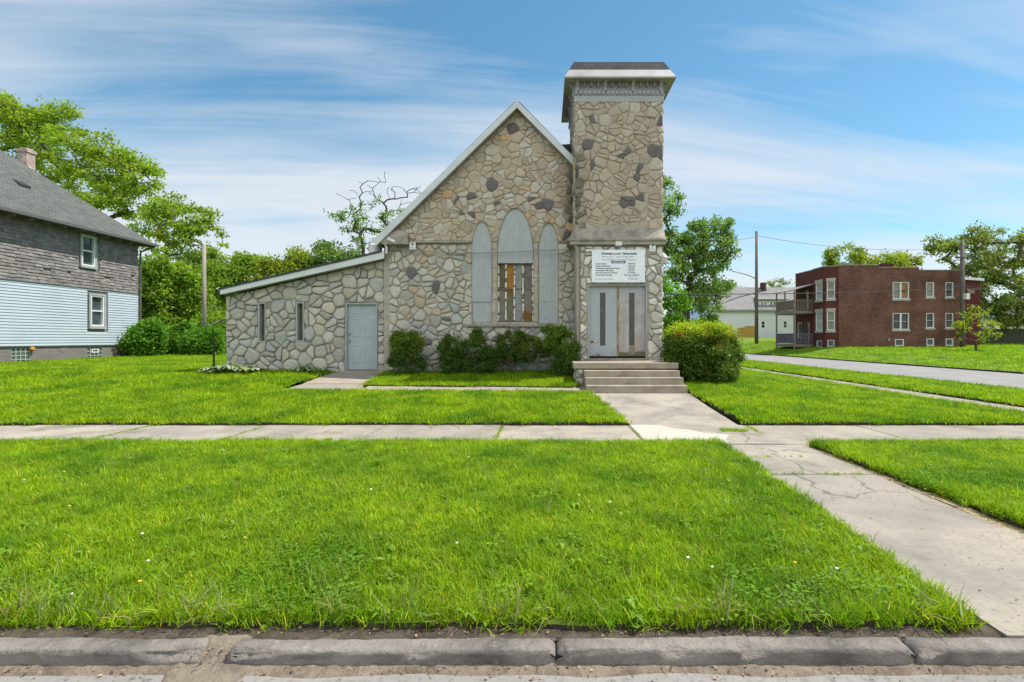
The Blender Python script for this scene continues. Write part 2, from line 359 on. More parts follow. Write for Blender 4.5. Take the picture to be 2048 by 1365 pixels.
def cracks(N, L, vec, cur, b):
    n = N.new('ShaderNodeTexNoise'); n.inputs['Scale'].default_value = 2.5; n.inputs['Detail'].default_value = 6; L.new(vec, n.inputs[0])
    ad = N.new('ShaderNodeVectorMath'); ad.operation = 'MULTIPLY_ADD'; L.new(n.outputs['Color'], ad.inputs[0]); ad.inputs[1].default_value = (.5, .5, 0); L.new(vec, ad.inputs[2])
    v = N.new('ShaderNodeTexVoronoi'); v.feature = 'DISTANCE_TO_EDGE'; v.inputs['Scale'].default_value = 0.62; L.new(ad.outputs[0], v.inputs['Vector'])
    r = N.new('ShaderNodeMapRange'); r.inputs[1].default_value = 0.0; r.inputs[2].default_value = 0.008; r.inputs[3].default_value = 1; r.inputs[4].default_value = 0; L.new(v.outputs[0], r.inputs[0])
    n2 = N.new('ShaderNodeTexNoise'); n2.inputs['Scale'].default_value = 0.45; L.new(vec, n2.inputs[0])
    r2 = N.new('ShaderNodeMapRange'); r2.inputs[1].default_value = 0.50; r2.inputs[2].default_value = 0.56; r2.inputs[4].default_value = .8; L.new(n2.outputs[0], r2.inputs[0])
    m = N.new('ShaderNodeMath'); m.operation = 'MULTIPLY'; L.new(r.outputs[0], m.inputs[0]); L.new(r2.outputs[0], m.inputs[1])
    x = N.new('ShaderNodeMix'); x.data_type = 'RGBA'; L.new(m.outputs[0], x.inputs[0]); L.new(cur, x.inputs[6]); x.inputs[7].default_value = (.09, .08, .065, 1)
    n3 = N.new('ShaderNodeTexNoise'); n3.inputs['Scale'].default_value = 0.8; n3.inputs['Detail'].default_value = 9; n3.inputs['Roughness'].default_value = .7; L.new(vec, n3.inputs[0])
    r3 = N.new('ShaderNodeMapRange'); r3.inputs[1].default_value = .53; r3.inputs[2].default_value = .64; r3.inputs[4].default_value = .5; L.new(n3.outputs[0], r3.inputs[0])
    y = N.new('ShaderNodeMix'); y.data_type = 'RGBA'; y.blend_type = 'MULTIPLY'; L.new(r3.outputs[0], y.inputs[0]); L.new(x.outputs[2], y.inputs[6]); y.inputs[7].default_value = (.55, .53, .50, 1)
    return y.outputs[2]
M['concrete'] = mat('weathered concrete', (0.345, 0.31, 0.262), 0.93, attr=True, extra=cracks, var=(1.3, (0.22, 0.20, 0.175), 0.42, 0.66), var2=(26, (0.19, 0.175, 0.155), 0.50, 0.76), bump=(55, 0.45, 0.008))
M['stepcon'] = mat('old step concrete', (0.36, 0.305, 0.235), 0.93, attr=True, var=(3, (0.22, 0.185, 0.145), 0.4, 0.72), var2=(22, (0.17, 0.15, 0.125), 0.55, 0.8), bump=(40, 0.5, 0.01))
M['kerb'] = mat('grey kerb stone', (0.27, 0.24, 0.215), 0.88, var=(3.2, (0.125, 0.112, 0.102), 0.4, 0.68), var2=(13, (0.33, 0.30, 0.27), 0.56, 0.78), bump=(20, 1.0, 0.03))
M['asphalt'] = mat('worn pale road', (0.23, 0.215, 0.20), 0.93, var=(0.5, (0.28, 0.265, 0.25), 0.4, 0.65), var2=(30, (0.15, 0.14, 0.13), 0.5, 0.75), bump=(90, 0.5, 0.006))
M['soil'] = mat('dark soil', (0.055, 0.042, 0.030), 0.98, var=(9, (0.11, 0.088, 0.066), 0.42, 0.7), var2=(40, (0.03, 0.024, 0.018), 0.5, 0.75), bump=(30, 1.0, 0.03))
M['drysoil'] = mat('dry soil', (0.23, 0.19, 0.145), 0.98, var=(6, (0.13, 0.105, 0.08), 0.42, 0.66), var2=(34, (0.33, 0.29, 0.23), 0.55, 0.78), bump=(38, 1.0, 0.02))
M['sand'] = mat('pale sandy dirt', (0.42, 0.30, 0.165), 0.98, var=(8, (0.26, 0.20, 0.11), 0.42, 0.7), bump=(50, 0.8, 0.01))
M['lawn'] = mat('turf', (0.14, 0.21, 0.014), 0.95, var=(0.7, (0.10, 0.165, 0.012), 0.4, 0.65), var2=(22, (0.16, 0.235, 0.03), 0.5, 0.75), bump=(60, 1.0, 0.03))
M['siding'] = mat('pale blue vinyl siding', (0.455, 0.535, 0.60), 0.45, var=(1.2, (0.41, 0.49, 0.555), 0.4, 0.7))
M['whitesiding'] = mat('pale green white siding', (0.67, 0.665, 0.70), 0.55, var=(0.7, (0.60, 0.595, 0.63), 0.4, 0.7))
M['shake'] = mat('worn grey shingles', (0.255, 0.24, 0.232), 0.92, attr=True, var=(5, (0.7, 0.68, 0.68), 0.4, 0.7, 'mul'), bump=(30, 0.4, 0.006))
M['greybrick'] = mat('grey painted brick', (1, 1, 1), 0.9, var=(2, (0.8, 0.8, 0.8), 0.4, 0.7), extra=bricks((0.23, 0.21, 0.20), (0.26, 0.235, 0.225), (0.18, 0.165, 0.155), 0.22, 0.075, 0.01))
M['redbrick'] = mat('mottled brown brick', (1, 1, 1), 0.9, var=(0.45, (0.55, 0.52, 0.52), 0.42, 0.66), var2=(5.5, (2.1, 1.7, 1.4), 0.60, 0.70), stretch=(1, 1, 1), extra=bricks((0.135, 0.056, 0.043), (0.235, 0.098, 0.069), (0.15, 0.10, 0.08), 0.24, 0.08, 0.010))
M['darkbrick'] = mat('smooth dark red brick', (1, 1, 1), 0.85, var=(0.6, (0.75, 0.72, 0.72), 0.42, 0.66), extra=bricks((0.115, 0.030, 0.027), (0.15, 0.043, 0.036), (0.06, 0.03, 0.027), 0.24, 0.075, 0.008))
M['chimbrick'] = mat('chimney brick', (1, 1, 1), 0.9, var=(3, (1.5, 1.45, 1.4), 0.55, 0.6), extra=bricks((0.36, 0.24, 0.20), (0.42, 0.33, 0.29), (0.42, 0.38, 0.35), 0.22, 0.075, 0.012))
M['limestone'] = mat('limestone trim', (0.44, 0.41, 0.35), 0.85, var=(3, (0.34, 0.31, 0.27), 0.4, 0.7))
M['whitepaint'] = mat('white window paint', (0.72, 0.74, 0.74), 0.5)
M['porchwood'] = mat('weathered porch wood', (0.20, 0.155, 0.13), 0.85, var=(4, (0.28, 0.235, 0.20), 0.4, 0.7))
M['polewood'] = mat('utility pole wood', (0.33, 0.285, 0.25), 0.9, var=(3, (0.24, 0.21, 0.185), 0.4, 0.7), stretch=(5, 5, 0.4), bump=(20, 0.5, 0.01))
M['darkpole'] = mat('dark pole wood', (0.115, 0.10, 0.09), 0.9, var=(3, (0.18, 0.155, 0.14), 0.4, 0.7), stretch=(5, 5, 0.4), bump=(20, 0.5, 0.01))
M['bark'] = mat('bark', (0.105, 0.082, 0.062), 0.95, var=(4, (0.06, 0.048, 0.038), 0.4, 0.7), stretch=(3, 3, 0.6), bump=(9, 0.9, 0.04))
M['wire'] = mat('black wire', (0.03, 0.03, 0.032), 0.6)
M['cable'] = mat('grey cable', (0.24, 0.25, 0.25), 0.6)
M['greymetal'] = mat('galvanised metal', (0.36, 0.37, 0.38), 0.5, metal=0.4, var=(6, (0.28, 0.28, 0.29), 0.4, 0.7))
M['blackmetal'] = mat('black metal', (0.03, 0.03, 0.03), 0.5)
M['whiteplastic'] = mat('white plastic', (0.70, 0.69, 0.66), 0.45)
M['signwhite'] = mat('white sign enamel', (0.86, 0.88, 0.90), 0.4, var=(1.5, (0.75, 0.79, 0.83), 0.4, 0.7))
M['ink'] = mat('dark blue lettering', (0.07, 0.075, 0.13), 0.6)
M['bluebar'] = mat('blue sign band', (0.045, 0.055, 0.23), 0.5)
M['fence'] = mat('dark green fence boards', (0.075, 0.085, 0.05), 0.9, var=(3, (0.10, 0.085, 0.055), 0.4, 0.7))
M['tan'] = mat('ochre plywood', (0.42, 0.26, 0.07), 0.8, var=(1.5, (0.36, 0.21, 0.055), 0.4, 0.7))
M['tarp'] = mat('blue roofing', (0.07, 0.13, 0.24), 0.6)
# ================================================================== terrain height
def sstep(a, b, t):
    t = min(max((t - a) / (b - a), 0), 1); return t * t * (3 - 2 * t)
def prof(y):
    ys = (-1e4, 8.67, 12.1, 15.0, 25.0, 60.0, 1e4); zs = (0, 0, 0.178, 0.45, 0.55, 0.62, 0.62)
    return float(np.interp(y, ys, zs))
def H(x, y):
    wl = 1 - sstep(3.8, 9.2, x)
    r = sstep(20.8, 25.6, x)
    z = prof(y) * wl + r * min(0.08 + 0.0265 * max(0, y - 20), 1.9)
    return z + sstep(52, 90, y) * (1 - r) * 0.9 * (1 - wl)

# ================================================================== CHURCH
church = thing('church', 'grey and tan fieldstone church with gabled front, square tower and low lean-to', 'church', (-0.8, 15.2, 0.45))
DG, DA, DT = 15.2, 15.3, 14.4
FG, FA, FT = front(DG), front(DA), front(DT)
def pick(rg, opts):
    t = rg.random() * sum(w for w, _ in opts)
    for w, c in opts:
        t -= w
        if t <= 0: break
    k = rg.uniform(0.90, 1.08); return tuple(q * k for q in c)
GREY = (0.33, 0.315, 0.275); CREAM = (0.40, 0.365, 0.295); PALE = (0.40, 0.385, 0.34); TAN = (0.375, 0.315, 0.235); DARK = (0.125, 0.115, 0.12)
ORANGE = (0.43, 0.30, 0.165); WHITE = (0.58, 0.555, 0.51); BLUEG = (0.32, 0.325, 0.305); TANG = (0.35, 0.30, 0.23)
def stain(u, v):      # rainwater dirt running down the corner between gable and tower
    d = abs(u - 0.86); return 1 - 0.82 * math.exp(-(d / 0.21)**2) * (1 - sstep(6.4, 7.3, v)) * sstep(3.9, 4.3, v)
def c_annex(u, v, rg):
    c = pick(rg, [(4, GREY), (4, PALE), (1.8, CREAM), (2.2, BLUEG), (0.5, TANG)]); return c
def c_lower(u, v, rg):
    if rg.random() < 0.05: return pick(rg, [(1, DARK)])
    return pick(rg, [(3, PALE), (4, CREAM), (1.2, GREY), (2, TAN), (0.8, BLUEG)]) if v > 2.0 else pick(rg, [(3, PALE), (1.4, CREAM), (3, GREY), (1, BLUEG)])
def c_gable(u, v, rg):
    s = stain(u, v)
    if rg.random() < 0.04: return pick(rg, [(1, DARK)])
    if rg.random() < (0.065 if u > -1.6 else 0.02): return pick(rg, [(1, ORANGE)])
    return tuple(q * s for q in pick(rg, [(5, TAN), (2, CREAM), (2.2, TANG), (1.3, PALE), (.5, (.40, .36, .30))]))
def c_tower(u, v, rg):
    s = stain(u, v) if v < 7.3 else 1
    if rg.random() < 0.075: return pick(rg, [(1, DARK)])
    return tuple(q * s for q in pick(rg, [(5, TANG), (3, TAN), (1.3, CREAM)]))
def c_entry(u, v, rg):
    if rg.random() < 0.05: return pick(rg, [(1, TANG)])
    return pick(rg, [(5, WHITE), (3, PALE), (1, CREAM)]) if v > 1.9 and 1.25 < u < 3.2 else pick(rg, [(2, WHITE), (3, PALE), (1, GREY)])

def arch(x0, x1, z0, zs, za, n=9):
    """Pointed gothic outline."""
    xc = (x0 + x1) / 2; pts = [(x0, z0), (x1, z0)]
    for k in range(n + 1):
        t = k / n; pts.append((x1 - (x1 - xc) * (1 - math.cos(t * math.pi / 2))**0.92 if t < 1 else xc, zs + (za - zs) * math.sin(t * math.pi / 2)**0.97))
    for k in range(n - 1, -1, -1):
        t = k / n; pts.append((x0 + (xc - x0) * (1 - math.cos(t * math.pi / 2))**0.92, zs + (za - zs) * math.sin(t * math.pi / 2)**0.97))
    return pts
gx = lambda p: lx(p, DG)
gz = lambda p: lz(p, DG)
ARCHES = [arch(gx(944), gx(984), gz(646), gz(497), gz(444)), arch(gx(995.5), gx(1066.5), gz(645), gz(500), gz(418)), arch(gx(1077), gx(1117), gz(648), gz(500), gz(446))]
XL, XR = -4.894, 3.30
APX, APZ = -0.836, 8.50
slope = (APZ - 4.55) / (APX - XL)
bottom = 0.25
# --- gable wall: core with real openings; the upper half is thicker and oversails the lower
mb = MB(); ZL = gz(485)
core = [(XL, bottom), (XR, bottom), (XR, 4.5), (APX, APZ), (XL, 4.5)]
mb.slab(FG, core, ARCHES, -0.35, 0, col=(1,1,1))
# upper plaster skin, notched round the window heads
up = [(XL, ZL), (XR - 1.0, ZL), (XR - 1.0, 5.5), (APX, APZ), (XL, 4.52)]
mb.mi = 1
hd = [[(x, max(z, ZL - 0.0)) for x, z in a] for a in ARCHES]
uo = [(XL, ZL)]
for a in ARCHES:
    top = [p for p in a if p[1] > ZL + 1e-6]; top = sorted(top, key=lambda p: p[0])
    xs = min(p[0] for p in a); xe = max(p[0] for p in a)
    uo += [(xs - 0.002, ZL)] + top + [(xe + 0.002, ZL)]
uo += [(1.0, ZL), (1.0, 6.7), (APX, APZ), (XL, 4.55)]
mb.slab(FG, uo, [], 0.002, 0.05)
mb.mi = 2; mb.smooth = True
def tri_clip(pts, ops): return pts
stonework(mb, FG, [(XL+0.16, bottom), (0.98, bottom), (0.98, ZL-0.07), (XL+0.16, ZL-0.07)], ARCHES, 0.31, c_lower, 11, joint=0.022, rise=0.046, chaikin=2, cut=0.17, vary=0.9, split=.33)
F2 = front(DG - 0.05)
stonework(mb, F2, [(XL+0.3, ZL+0.02), (0.9, ZL+0.02), (0.9, 6.72), (APX, APZ-0.1), (XL+0.3, 4.72)], ARCHES, 0.285, c_gable, 5, joint=0.013, rise=0.03, chaikin=1, cut=0.13, split=.40, vary=1.0)
# squared jamb blocks beside and between the windows
mb.smooth = False
for x0, x1 in ((gx(985.5), gx(994)), (gx(1068), gx(1075.5))):
    z = gz(645); k = 0
    while z < gz(492) - 0.05:
        hh = min(0.55 + 0.15 * math.sin(k * 2.1), gz(486) - z); mb.fbox(FG, x0, x1, z + 0.012, z + hh, -0.02, 0.055, col=(0.33, 0.29, 0.225)); z += hh; k += 1
mb.build('gable_wall', [M['mortar'], M['mortar_tan'], M['stone']], church)
# --- other walls of the body
mb = MB()
mb.box(XL, XL+0.3, DG+0.35, 30, bottom, 4.5); mb.box(XR-0.3, XR, DG+0.35, 30, bottom, 4.5)
mb.slab(front(30.3), [(XL, bottom), (XR, bottom), (XR, 4.5), (APX, APZ), (XL, 4.5)], [], 0, 0.3)
mb.build('body_wall', M['mortar_tan'], church)
# --- main roof with overhang, shingles
def roof_slope(mb, x0, z0, x1, z1, y0, y1, t):
    dx, dz = x1-x0, z1-z0; l = math.hypot(dx, dz); nx, nz = -dz/l*t, dx/l*t
    if nz < 0: nx, nz = -nx, -nz
    mb.hexa([(x0,y0,z0),(x1,y0,z1),(x1,y1,z1),(x0,y1,z0),(x0+nx,y0,z0+nz),(x1+nx,y0,z1+nz),(x1+nx,y1,z1+nz),(x0+nx,y1,z0+nz)])
mb = MB()
roof_slope(mb, -5.10, 4.36, APX, APZ+0.02, 14.93, 30.5, 0.09); roof_slope(mb, 3.45, 4.33, APX+0.001, APZ+0.02, 16.72, 30.5, 0.09)
roof_slope(mb, 0.86, 6.80, APX+0.001, APZ+0.02, 14.93, 16.72, 0.09)
mb.build('main_roof', M['shingle'], church, fixn=True)
mb = MB(); mb.hexa([(0.2,15.9,7.2),(0.86,15.9,7.2),(0.86,16.7,7.2),(0.2,16.7,7.2),(0.25,15.9,7.66),(0.86,15.9,7.70),(0.86,16.7,7.70),(0.25,16.7,7.66)])
mb.build('roof_cricket', M['shingle'], church)
# --- rake boards (white) with green-grey soffit strip
for (x0, z0, x1, z1) in ((-5.08, 4.36, APX, APZ + 0.03), (0.93, 6.71, APX, APZ + 0.03)):
    mb = MB(); dx, dz = x1-x0, z1-z0; l = math.hypot(dx, dz); nx, nz = -dz/l, dx/l
    if nz < 0: nx, nz = -nx, -nz
    def q(t, d): return (x0 + dx*t + nx*d, z0 + dz*t + nz*d)
    a, b = q(0, 0.085), q(1, 0.085); c, d = (x1, b[1] - 0.30), (x0 + (0.05 if x0 < 0 else -0.03), q(0, 0)[1] - 0.10)
    P = [(a[0], 14.86, a[1]), (x1, 14.86, b[1]), (x1, 14.86, b[1]-0.21), (d[0], 14.86, d[1])]
    mb.add([*P, *[(x, 14.93, z) for x, y, z in P]], [(0,1,2,3),(7,6,5,4),(0,4,5,1),(1,5,6,2),(2,6,7,3),(3,7,4,0)])
    mb.mi = 1
    P = [(d[0], 14.93, d[1]+.06), (x1, 14.93, b[1]-0.16), (x1, 15.16, b[1]-0.16), (d[0], 15.16, d[1]+.06)]
    mb.add([*P, *[(x, y, z-0.03) for x, y, z in P]], [(0,1,2,3),(7,6,5,4),(0,4,5,1),(1,5,6,2),(2,6,7,3),(3,7,4,0)])
    mb.build('rake_board', [M['whitetrim'], M['soffit']], church, fixn=True)
# --- ledge and the stucco-capped return at the left eave
mb = MB(); mb.box(gx(815), gx(940), DG-0.11, DG-0.04, ZL-0.035, ZL+0.03)
mb.build('ledge_moulding', M['soffit'], church, bevel=0.012)
mb = MB(); n = 11
xa, xb, zb = lx(764, 15.0), lx(817, 15.0), lz(479, 15.0)
vs = []; 
for i in range(n):
    t = i/(n-1); x = xa + (xb-xa)*t; hgt = 0.30*max(0, math.sin(math.pi*min(max(t*0.92+0.02, 0), 1)))**0.6 + 0.05
    for j in range(4): vs.append((x + random.Random(i*7+j).uniform(-.01,.01), [15.17, 15.08, 14.97, 14.92][j], zb + [hgt, hgt*.97, hgt*.72, 0.03][j] + random.Random(i*9+j).uniform(-.012,.012)))
fs = [(i*4+j, (i+1)*4+j, (i+1)*4+j+1, i*4+j+1) for i in range(n-1) for j in range(3)]
mb.smooth = True; mb.add(vs, fs); mb.smooth = False
mb.mi = 1; mb.box(xa, xb, 14.91, 15.19, zb-0.16, zb+0.03)
mb.build('eave_return', [M['stucco'], M['soffit']], church, fixn=True)
# --- boarded lancets
for i, a in enumerate(ARCHES):
    mb = MB(); x0, x1 = min(p[0] for p in a), max(p[0] for p in a); xc = (x0+x1)/2
    top = max(p[1] for p in a)
    def shrink(pts, d): return [(xc + (x-xc)*(1-d/((x1-x0)/2)), z - (d if z > gz(497) else 0)*abs(z-gz(497))/max(top-gz(497), .01)) for x, z in pts]
    if i != 1:
        seam = gz(604)
        upper = [(x0, seam), (x1, seam)] + [p for p in a if p[1] > seam]
        upper = shrink(upper, 0.008)
        if i == 0:
            mb.slab(FG, upper, [], -0.03, 0.022); mb.slab(FG, [(x0+.01, gz(646)+.01), (x1-.01, gz(646)+.01), (x1-.01, seam+0.06), (x0+.01, seam+0.06)], [], -0.04, -0.012)
        else:
            mb.slab(FG, upper, [], -0.03, 0.004); mb.slab(FG, [(x0+.01, gz(648)+.01), (x1-.01, gz(648)+.01), (x1-.01, seam-0.006), (x0+.01, seam-0.006)], [], -0.03, 0.0)
        w = mb.build('window_board', M['board'], church)
        w['label'] = 'grey plywood board filling the left narrow pointed window' if i == 0 else 'grey plywood board filling the right narrow pointed window'
    else:
        zb0 = gz(527)
        upper = shrink([(x0, zb0), (x1, zb0)] + [p for p in a if p[1] > zb0], 0.008)
        mb.slab(FG, upper, [], 0.0, 0.024)
        w = mb.build('window_board', M['board'], church); w['label'] = 'grey plywood board over the head of the wide middle window'
        # leaded glass below it: peeling white bars, coloured panes
        wx0, wx1, wz0, wz1 = x0, x1, gz(645), zb0 + 0.06
        mb = MB(); rg = random.Random(3)
        def flaky(xa, xb, za, zc, n=26):
            for k in range(n):
                z0_, z1_ = za + (zc-za)*k/n, za + (zc-za)*(k+1)/n
                mb.mi = 0 if rg.random() < 0.72 else 1
                mb.fbox(FG, xa + rg.uniform(-.011, .011), xb + rg.uniform(-.011, .011), z0_, z1_ + 0.001, -0.10, -0.045 + rg.uniform(-.006, .006))
        bars = [gx(p) for p in (996.5, 1011.5, 1028.5, 1046, 1066)]
        for bx, ww in zip(bars, (0.035, 0.026, 0.026, 0.026, 0.035)): flaky(bx-ww*.7, bx+ww*.7, wz0, wz1)
        mb.mi = 1; zt = gz(578); mb.fbox(FG, wx0, wx1, zt-0.016, zt+0.016, -0.095, -0.05); mb.fbox(FG, wx0, wx1, wz0, wz0+0.05, -0.12, -0.035)
        sash = mb.build('window_sash', [mat('peeling white paint', (0.80, 0.76, 0.72), 0.9, var=(30, (0.36, 0.32, 0.28), 0.5, 0.72), bump=(60, .6, .006)), mat('bare grey wood', (0.13, 0.11, 0.10), 0.9, var=(20, (0.2, 0.18, 0.16), 0.4, 0.7))], church)
        cols = [[(0.085,0.075,0.035), (0.135,0.125,0.095)], [(0.22,0.105,0.012), (0.115,0.10,0.062)], [(0.155,0.165,0.135), (0.17,0.175,0.165)], [(0.105,0.092,0.08), (0.135,0.115,0.092)]]
        for k in range(4):
            for r_ in range(2):
                mb = MB(); za, zc = ((zt, wz1) if r_ == 0 else (wz0+.04, zt)); mb.fbox(FG, bars[k], bars[k+1], za, zc, -0.085, -0.078)
                if (k, r_) == (3, 1):
                    mb.mi = 1; mb.slab(FG, [(bars[3], wz0+.05), (bars[4], wz0+.05), (bars[4], wz0+.22), (bars[3], wz0+.42)], [], -0.078, -0.074)
                if (k, r_) == (1, 1):
                    mb.mi = 1; mb.fbox(FG, bars[1], bars[2], zt-.16, zt-.005, -0.078, -0.074)
                m1 = mat('stained glass', tuple(q*1.6 for q in cols[k][r_]), 0.4, spec=0.2, var=(9, tuple(q*1.05 for q in cols[k][r_]), 0.4, 0.7), bump=(26, .25, .006))
                m2 = mat('amber stained glass', (0.19, 0.085, 0.012), 0.4, spec=0.2, bump=(26, .25, .006))
                mb.build('pane', [m1, m2], sash)
mb = MB(); mb.box(gx(932), gx(1126), DG-0.10, DG-0.005, gz(654), gz(648.5)); mb.build('window_sill', M['stucco'], church, bevel=0.01)

# --- lean-to (annex)
ax = lambda p: lx(p, DA); az_ = lambda p: lz(p, DA)
AXL, AXR = ax(453.5), XL - 0.004
ztl, ztr = az_(594), az_(521)
W1, W2 = (ax(517), ax(532.5), az_(685), az_(605.5)), (ax(592.5), ax(608.5), az_(684), az_(604.5))
DR = (ax(692), ax(755), az_(742), az_(607))
R4 = lambda r: [(r[0], r[2]), (r[1], r[2]), (r[1], r[3]), (r[0], r[3])]
mb = MB(); out = [(AXL, 0.3), (AXR, 0.3), (AXR, ztr), (AXL, ztl)]
drh = [(DR[0], 0.301), (DR[1], 0.301), (DR[1], DR[3]), (DR[0], DR[3])]
mb.slab(FA, [(AXL, 0.3), (DR[0], 0.3), (DR[0], DR[3]), (DR[1], DR[3]), (DR[1], 0.3), (AXR, 0.3), (AXR, ztr), (AXL, ztl)], [R4(W1), R4(W2)], -0.3, 0)
mb.box(AXL, AXL+0.3, DA+0.3, 24, 0.3, ztl-0.02); mb.box(AXL, AXR, 23.7, 24, 0.3, ztl-0.02)
mb.mi = 1; mb.smooth = True
stonework(mb, FA, out, [R4(W1), R4(W2), [(DR[0]-.02, 0.2), (DR[1]+.02, 0.2), (DR[1]+.02, DR[3]+.02), (DR[0]-.02, DR[3]+.02)]], 0.345, c_annex, 21, joint=0.024, rise=0.05, chaikin=2, cut=0.20, split=.28, vary=1.0)
stonework(mb, facing_left(AXL), [(DA+.05, 0.3), (24, 0.3), (24, ztl-.05), (DA+.05, ztl-.05)], [], 0.42, c_annex, 22, joint=0.026, rise=0.05, vary=1.0)
mb.build('lean_to_wall', [mat('grey mortar', (0.30, 0.285, 0.25), 0.95, var=(5, (0.21, 0.198, 0.175), 0.35, 0.7), bump=(45, .6, .012)), M['stone']], church)
# fascia and roof of the lean-to
FE = 14.98
fx0, fx1 = lx(440, FE), lx(768, FE)
t0, b0, t1, b1 = lz(577.5, FE), lz(589.5, FE), lz(502, FE), lz(517, FE)
mb = MB(); P = [(fx0, FE, b0), (fx1, FE, b1), (fx1, FE, t1), (fx0, FE, t0)]
mb.add([*P, *[(x, FE+0.04, z) for x, y, z in P]], [(0,1,2,3),(7,6,5,4),(0,4,5,1),(1,5,6,2),(2,6,7,3),(3,7,4,0)])
mb.mi = 1; P = [(fx0, FE+.04, b0+.03), (fx1, FE+.04, b1+.03), (fx1, DA-.002, b1+.03), (fx0, DA-.002, b0+.03)]
mb.add([*P, *[(x, y, z-0.02) for x, y, z in P]], [(0,1,2,3),(7,6,5,4),(0,4,5,1),(1,5,6,2),(2,6,7,3),(3,7,4,0)])
mb.build('fascia_board', [M['whitetrim'], M['soffit']], church, fixn=True)
mb = MB(); mb.hexa([(fx0-.03,FE-.03,t0-.04),(XL-.002,FE-.03,t1-.04),(XL-.002,24.3,t1-.04),(fx0-.03,24.3,t0-.04),(fx0-.03,FE-.03,t0+.01),(XL-.002,FE-.03,t1+.01),(XL-.002,24.3,t1+.01),(fx0-.03,24.3,t0+.01)])
mb.build('lean_to_roof', M['shingle'], church, fixn=True)
# slot windows
for k, w in enumerate((W1, W2)):
    mb = MB(); fw = 0.045
    for (a, b, c, d) in ((w[0], w[0]+fw, w[2], w[3]), (w[1]-fw*.7, w[1], w[2], w[3]), (w[0]+fw, w[1]-fw*.7, w[2], w[2]+.04), (w[0]+fw, w[1]-fw*.7, w[3]-.04, w[3])): mb.fbox(FA, a, b, c, d, -0.16, 0.035)
    fr = mb.build('slot_window', M['greytrim'], church)
    mb = MB(); mb.fbox(FA, w[0]+fw, w[1]-fw*.7, w[2]+.04, w[3]-.04, -0.15, -0.13); mb.build('pane', mat('dim brown glass', (0.12, 0.085, 0.052), 0.3, var=(3, (0.17, 0.13, 0.09), 0.4, 0.7), spec=.4), fr)
# side door: six moulded panels, knob and deadbolt
mb = MB()
for (a, b, c, d) in ((DR[0], DR[0]+.035, 0.44, DR[3]), (DR[1]-.035, DR[1], 0.44, DR[3]), (DR[0]+.035, DR[1]-.035, DR[3]-.035, DR[3])): mb.fbox(FA, a, b, c, d, -0.12, 0.035)
mb.build('door_frame', M['greytrim'], church)
dx0, dx1, dz0, dz1 = DR[0]+.037, DR[1]-.037, DR[2]+.03, DR[3]-.037
mb = MB(); mb.fbox(FA, dx0, dx1, dz0, dz1, -0.10, -0.055); ww = dx1-dx0; hh = dz1-dz0
for (pa, pb) in ((0.17, 0.44), (0.57, 0.84)):
    for (qa, qb) in ((0.855, 0.945), (0.50, 0.79), (0.10, 0.39)):
        a, b, c, d = dx0+ww*pa, dx0+ww*pb, dz0+hh*qa, dz0+hh*qb; g = 0.022
        P0 = [(a,c),(b,c),(b,d),(a,d)]; P1 = [(a+g,c+g),(b-g,c+g),(b-g,d-g),(a+g,d-g)]; P2 = [(a+2*g,c+2*g),(b-2*g,c+2*g),(b-2*g,d-2*g),(a+2*g,d-2*g)]
        for A, B, na, nb in ((P0, P1, -0.0548, -0.044), (P1, P2, -0.044, -0.051)):
            for i in range(4): mb.add([FA(*A[i], na), FA(*A[(i+1) % 4], na), FA(*B[(i+1) % 4], nb), FA(*B[i], nb)], [(0,1,2,3)])
        mb.add([FA(*p, -0.051) for p in P2], [(0,1,2,3)])
dr = mb.build('side_door', M['greydoor'], church)
mb = MB()
for zz, nm in ((dz0+hh*.445, 'door_knob'), (dz0+hh*.555, 'deadbolt')):
    mb = MB(); mb.tube([FA(dx0+.06, zz, -.056), FA(dx0+.06, zz, -.03), FA(dx0+.06, zz, -.02), FA(dx0+.06, zz, 0.015)], [.03, .03, .018, .026], 10); mb.build(nm, M['greymetal'], dr)
mb = MB(); mb.fbox(FA, DR[0]-.12, DR[1]+.25, 0.40, DR[2]+.01, -0.12, 0.22); mb.build('door_step', M['stepcon'], church, bevel=0.01)
mb = MB(); mb.lathe([(0.115, 0), (0.115, 0.34)], at(750, 512, 15.5) - Vector((0, 0, .06)), 18); mb.lathe([(0.185, 0.0), (0.20, 0.06), (0.16, 0.11), (0.06, 0.15)], at(750, 497, 15.5), 18)
mb.lathe([(0.20, 0), (0.20, 0.25), (0.215, 0.26)], at(751, 509, 15.5), 18); mb.lathe([(0.10, 0), (0.10, 0.16)], at(750, 487, 15.5), 14)
mb.build('roof_vent', M['whiteplastic'], church)

# --- tower
TX0, TX1, TY1 = 0.866, 3.384, 16.72
ZS, ZF0, ZF1 = 8.31, lz(487, DT), lz(452, DT)
tx = lambda p: lx(p, DT); tz = lambda p: lz(p, DT)
DDR = (tx(1176), tx(1294), 0.80, tz(570))
mb = MB()
mb.slab(FT, [(TX0+.01, 0.3), (DDR[0], 0.3), (DDR[0], DDR[3]), (DDR[1], DDR[3]), (DDR[1], 0.3), (TX1-.02, 0.3), (TX1-.02, ZF0), (TX0+.01, ZF0)], [], -0.3, 0.0)
mb.box(TX0+.01, TX0+.3, DT+.3, TY1, 0.3, ZF0); mb.box(TX1-.3, TX1-.02, DT+.3, TY1, 0.3, ZF0); mb.box(TX0+.3, TX1-.3, DT+1.2, DT+1.25, 0.3, ZF0)
mb.mi = 1
mb.box(TX0, TX1, DT, TY1, ZF0, ZS+.55)
mb.mi = 2; mb.smooth = True
EL_ = dict(joint=0.024, rise=0.05, chaikin=2, cut=0.2, vary=1.0)
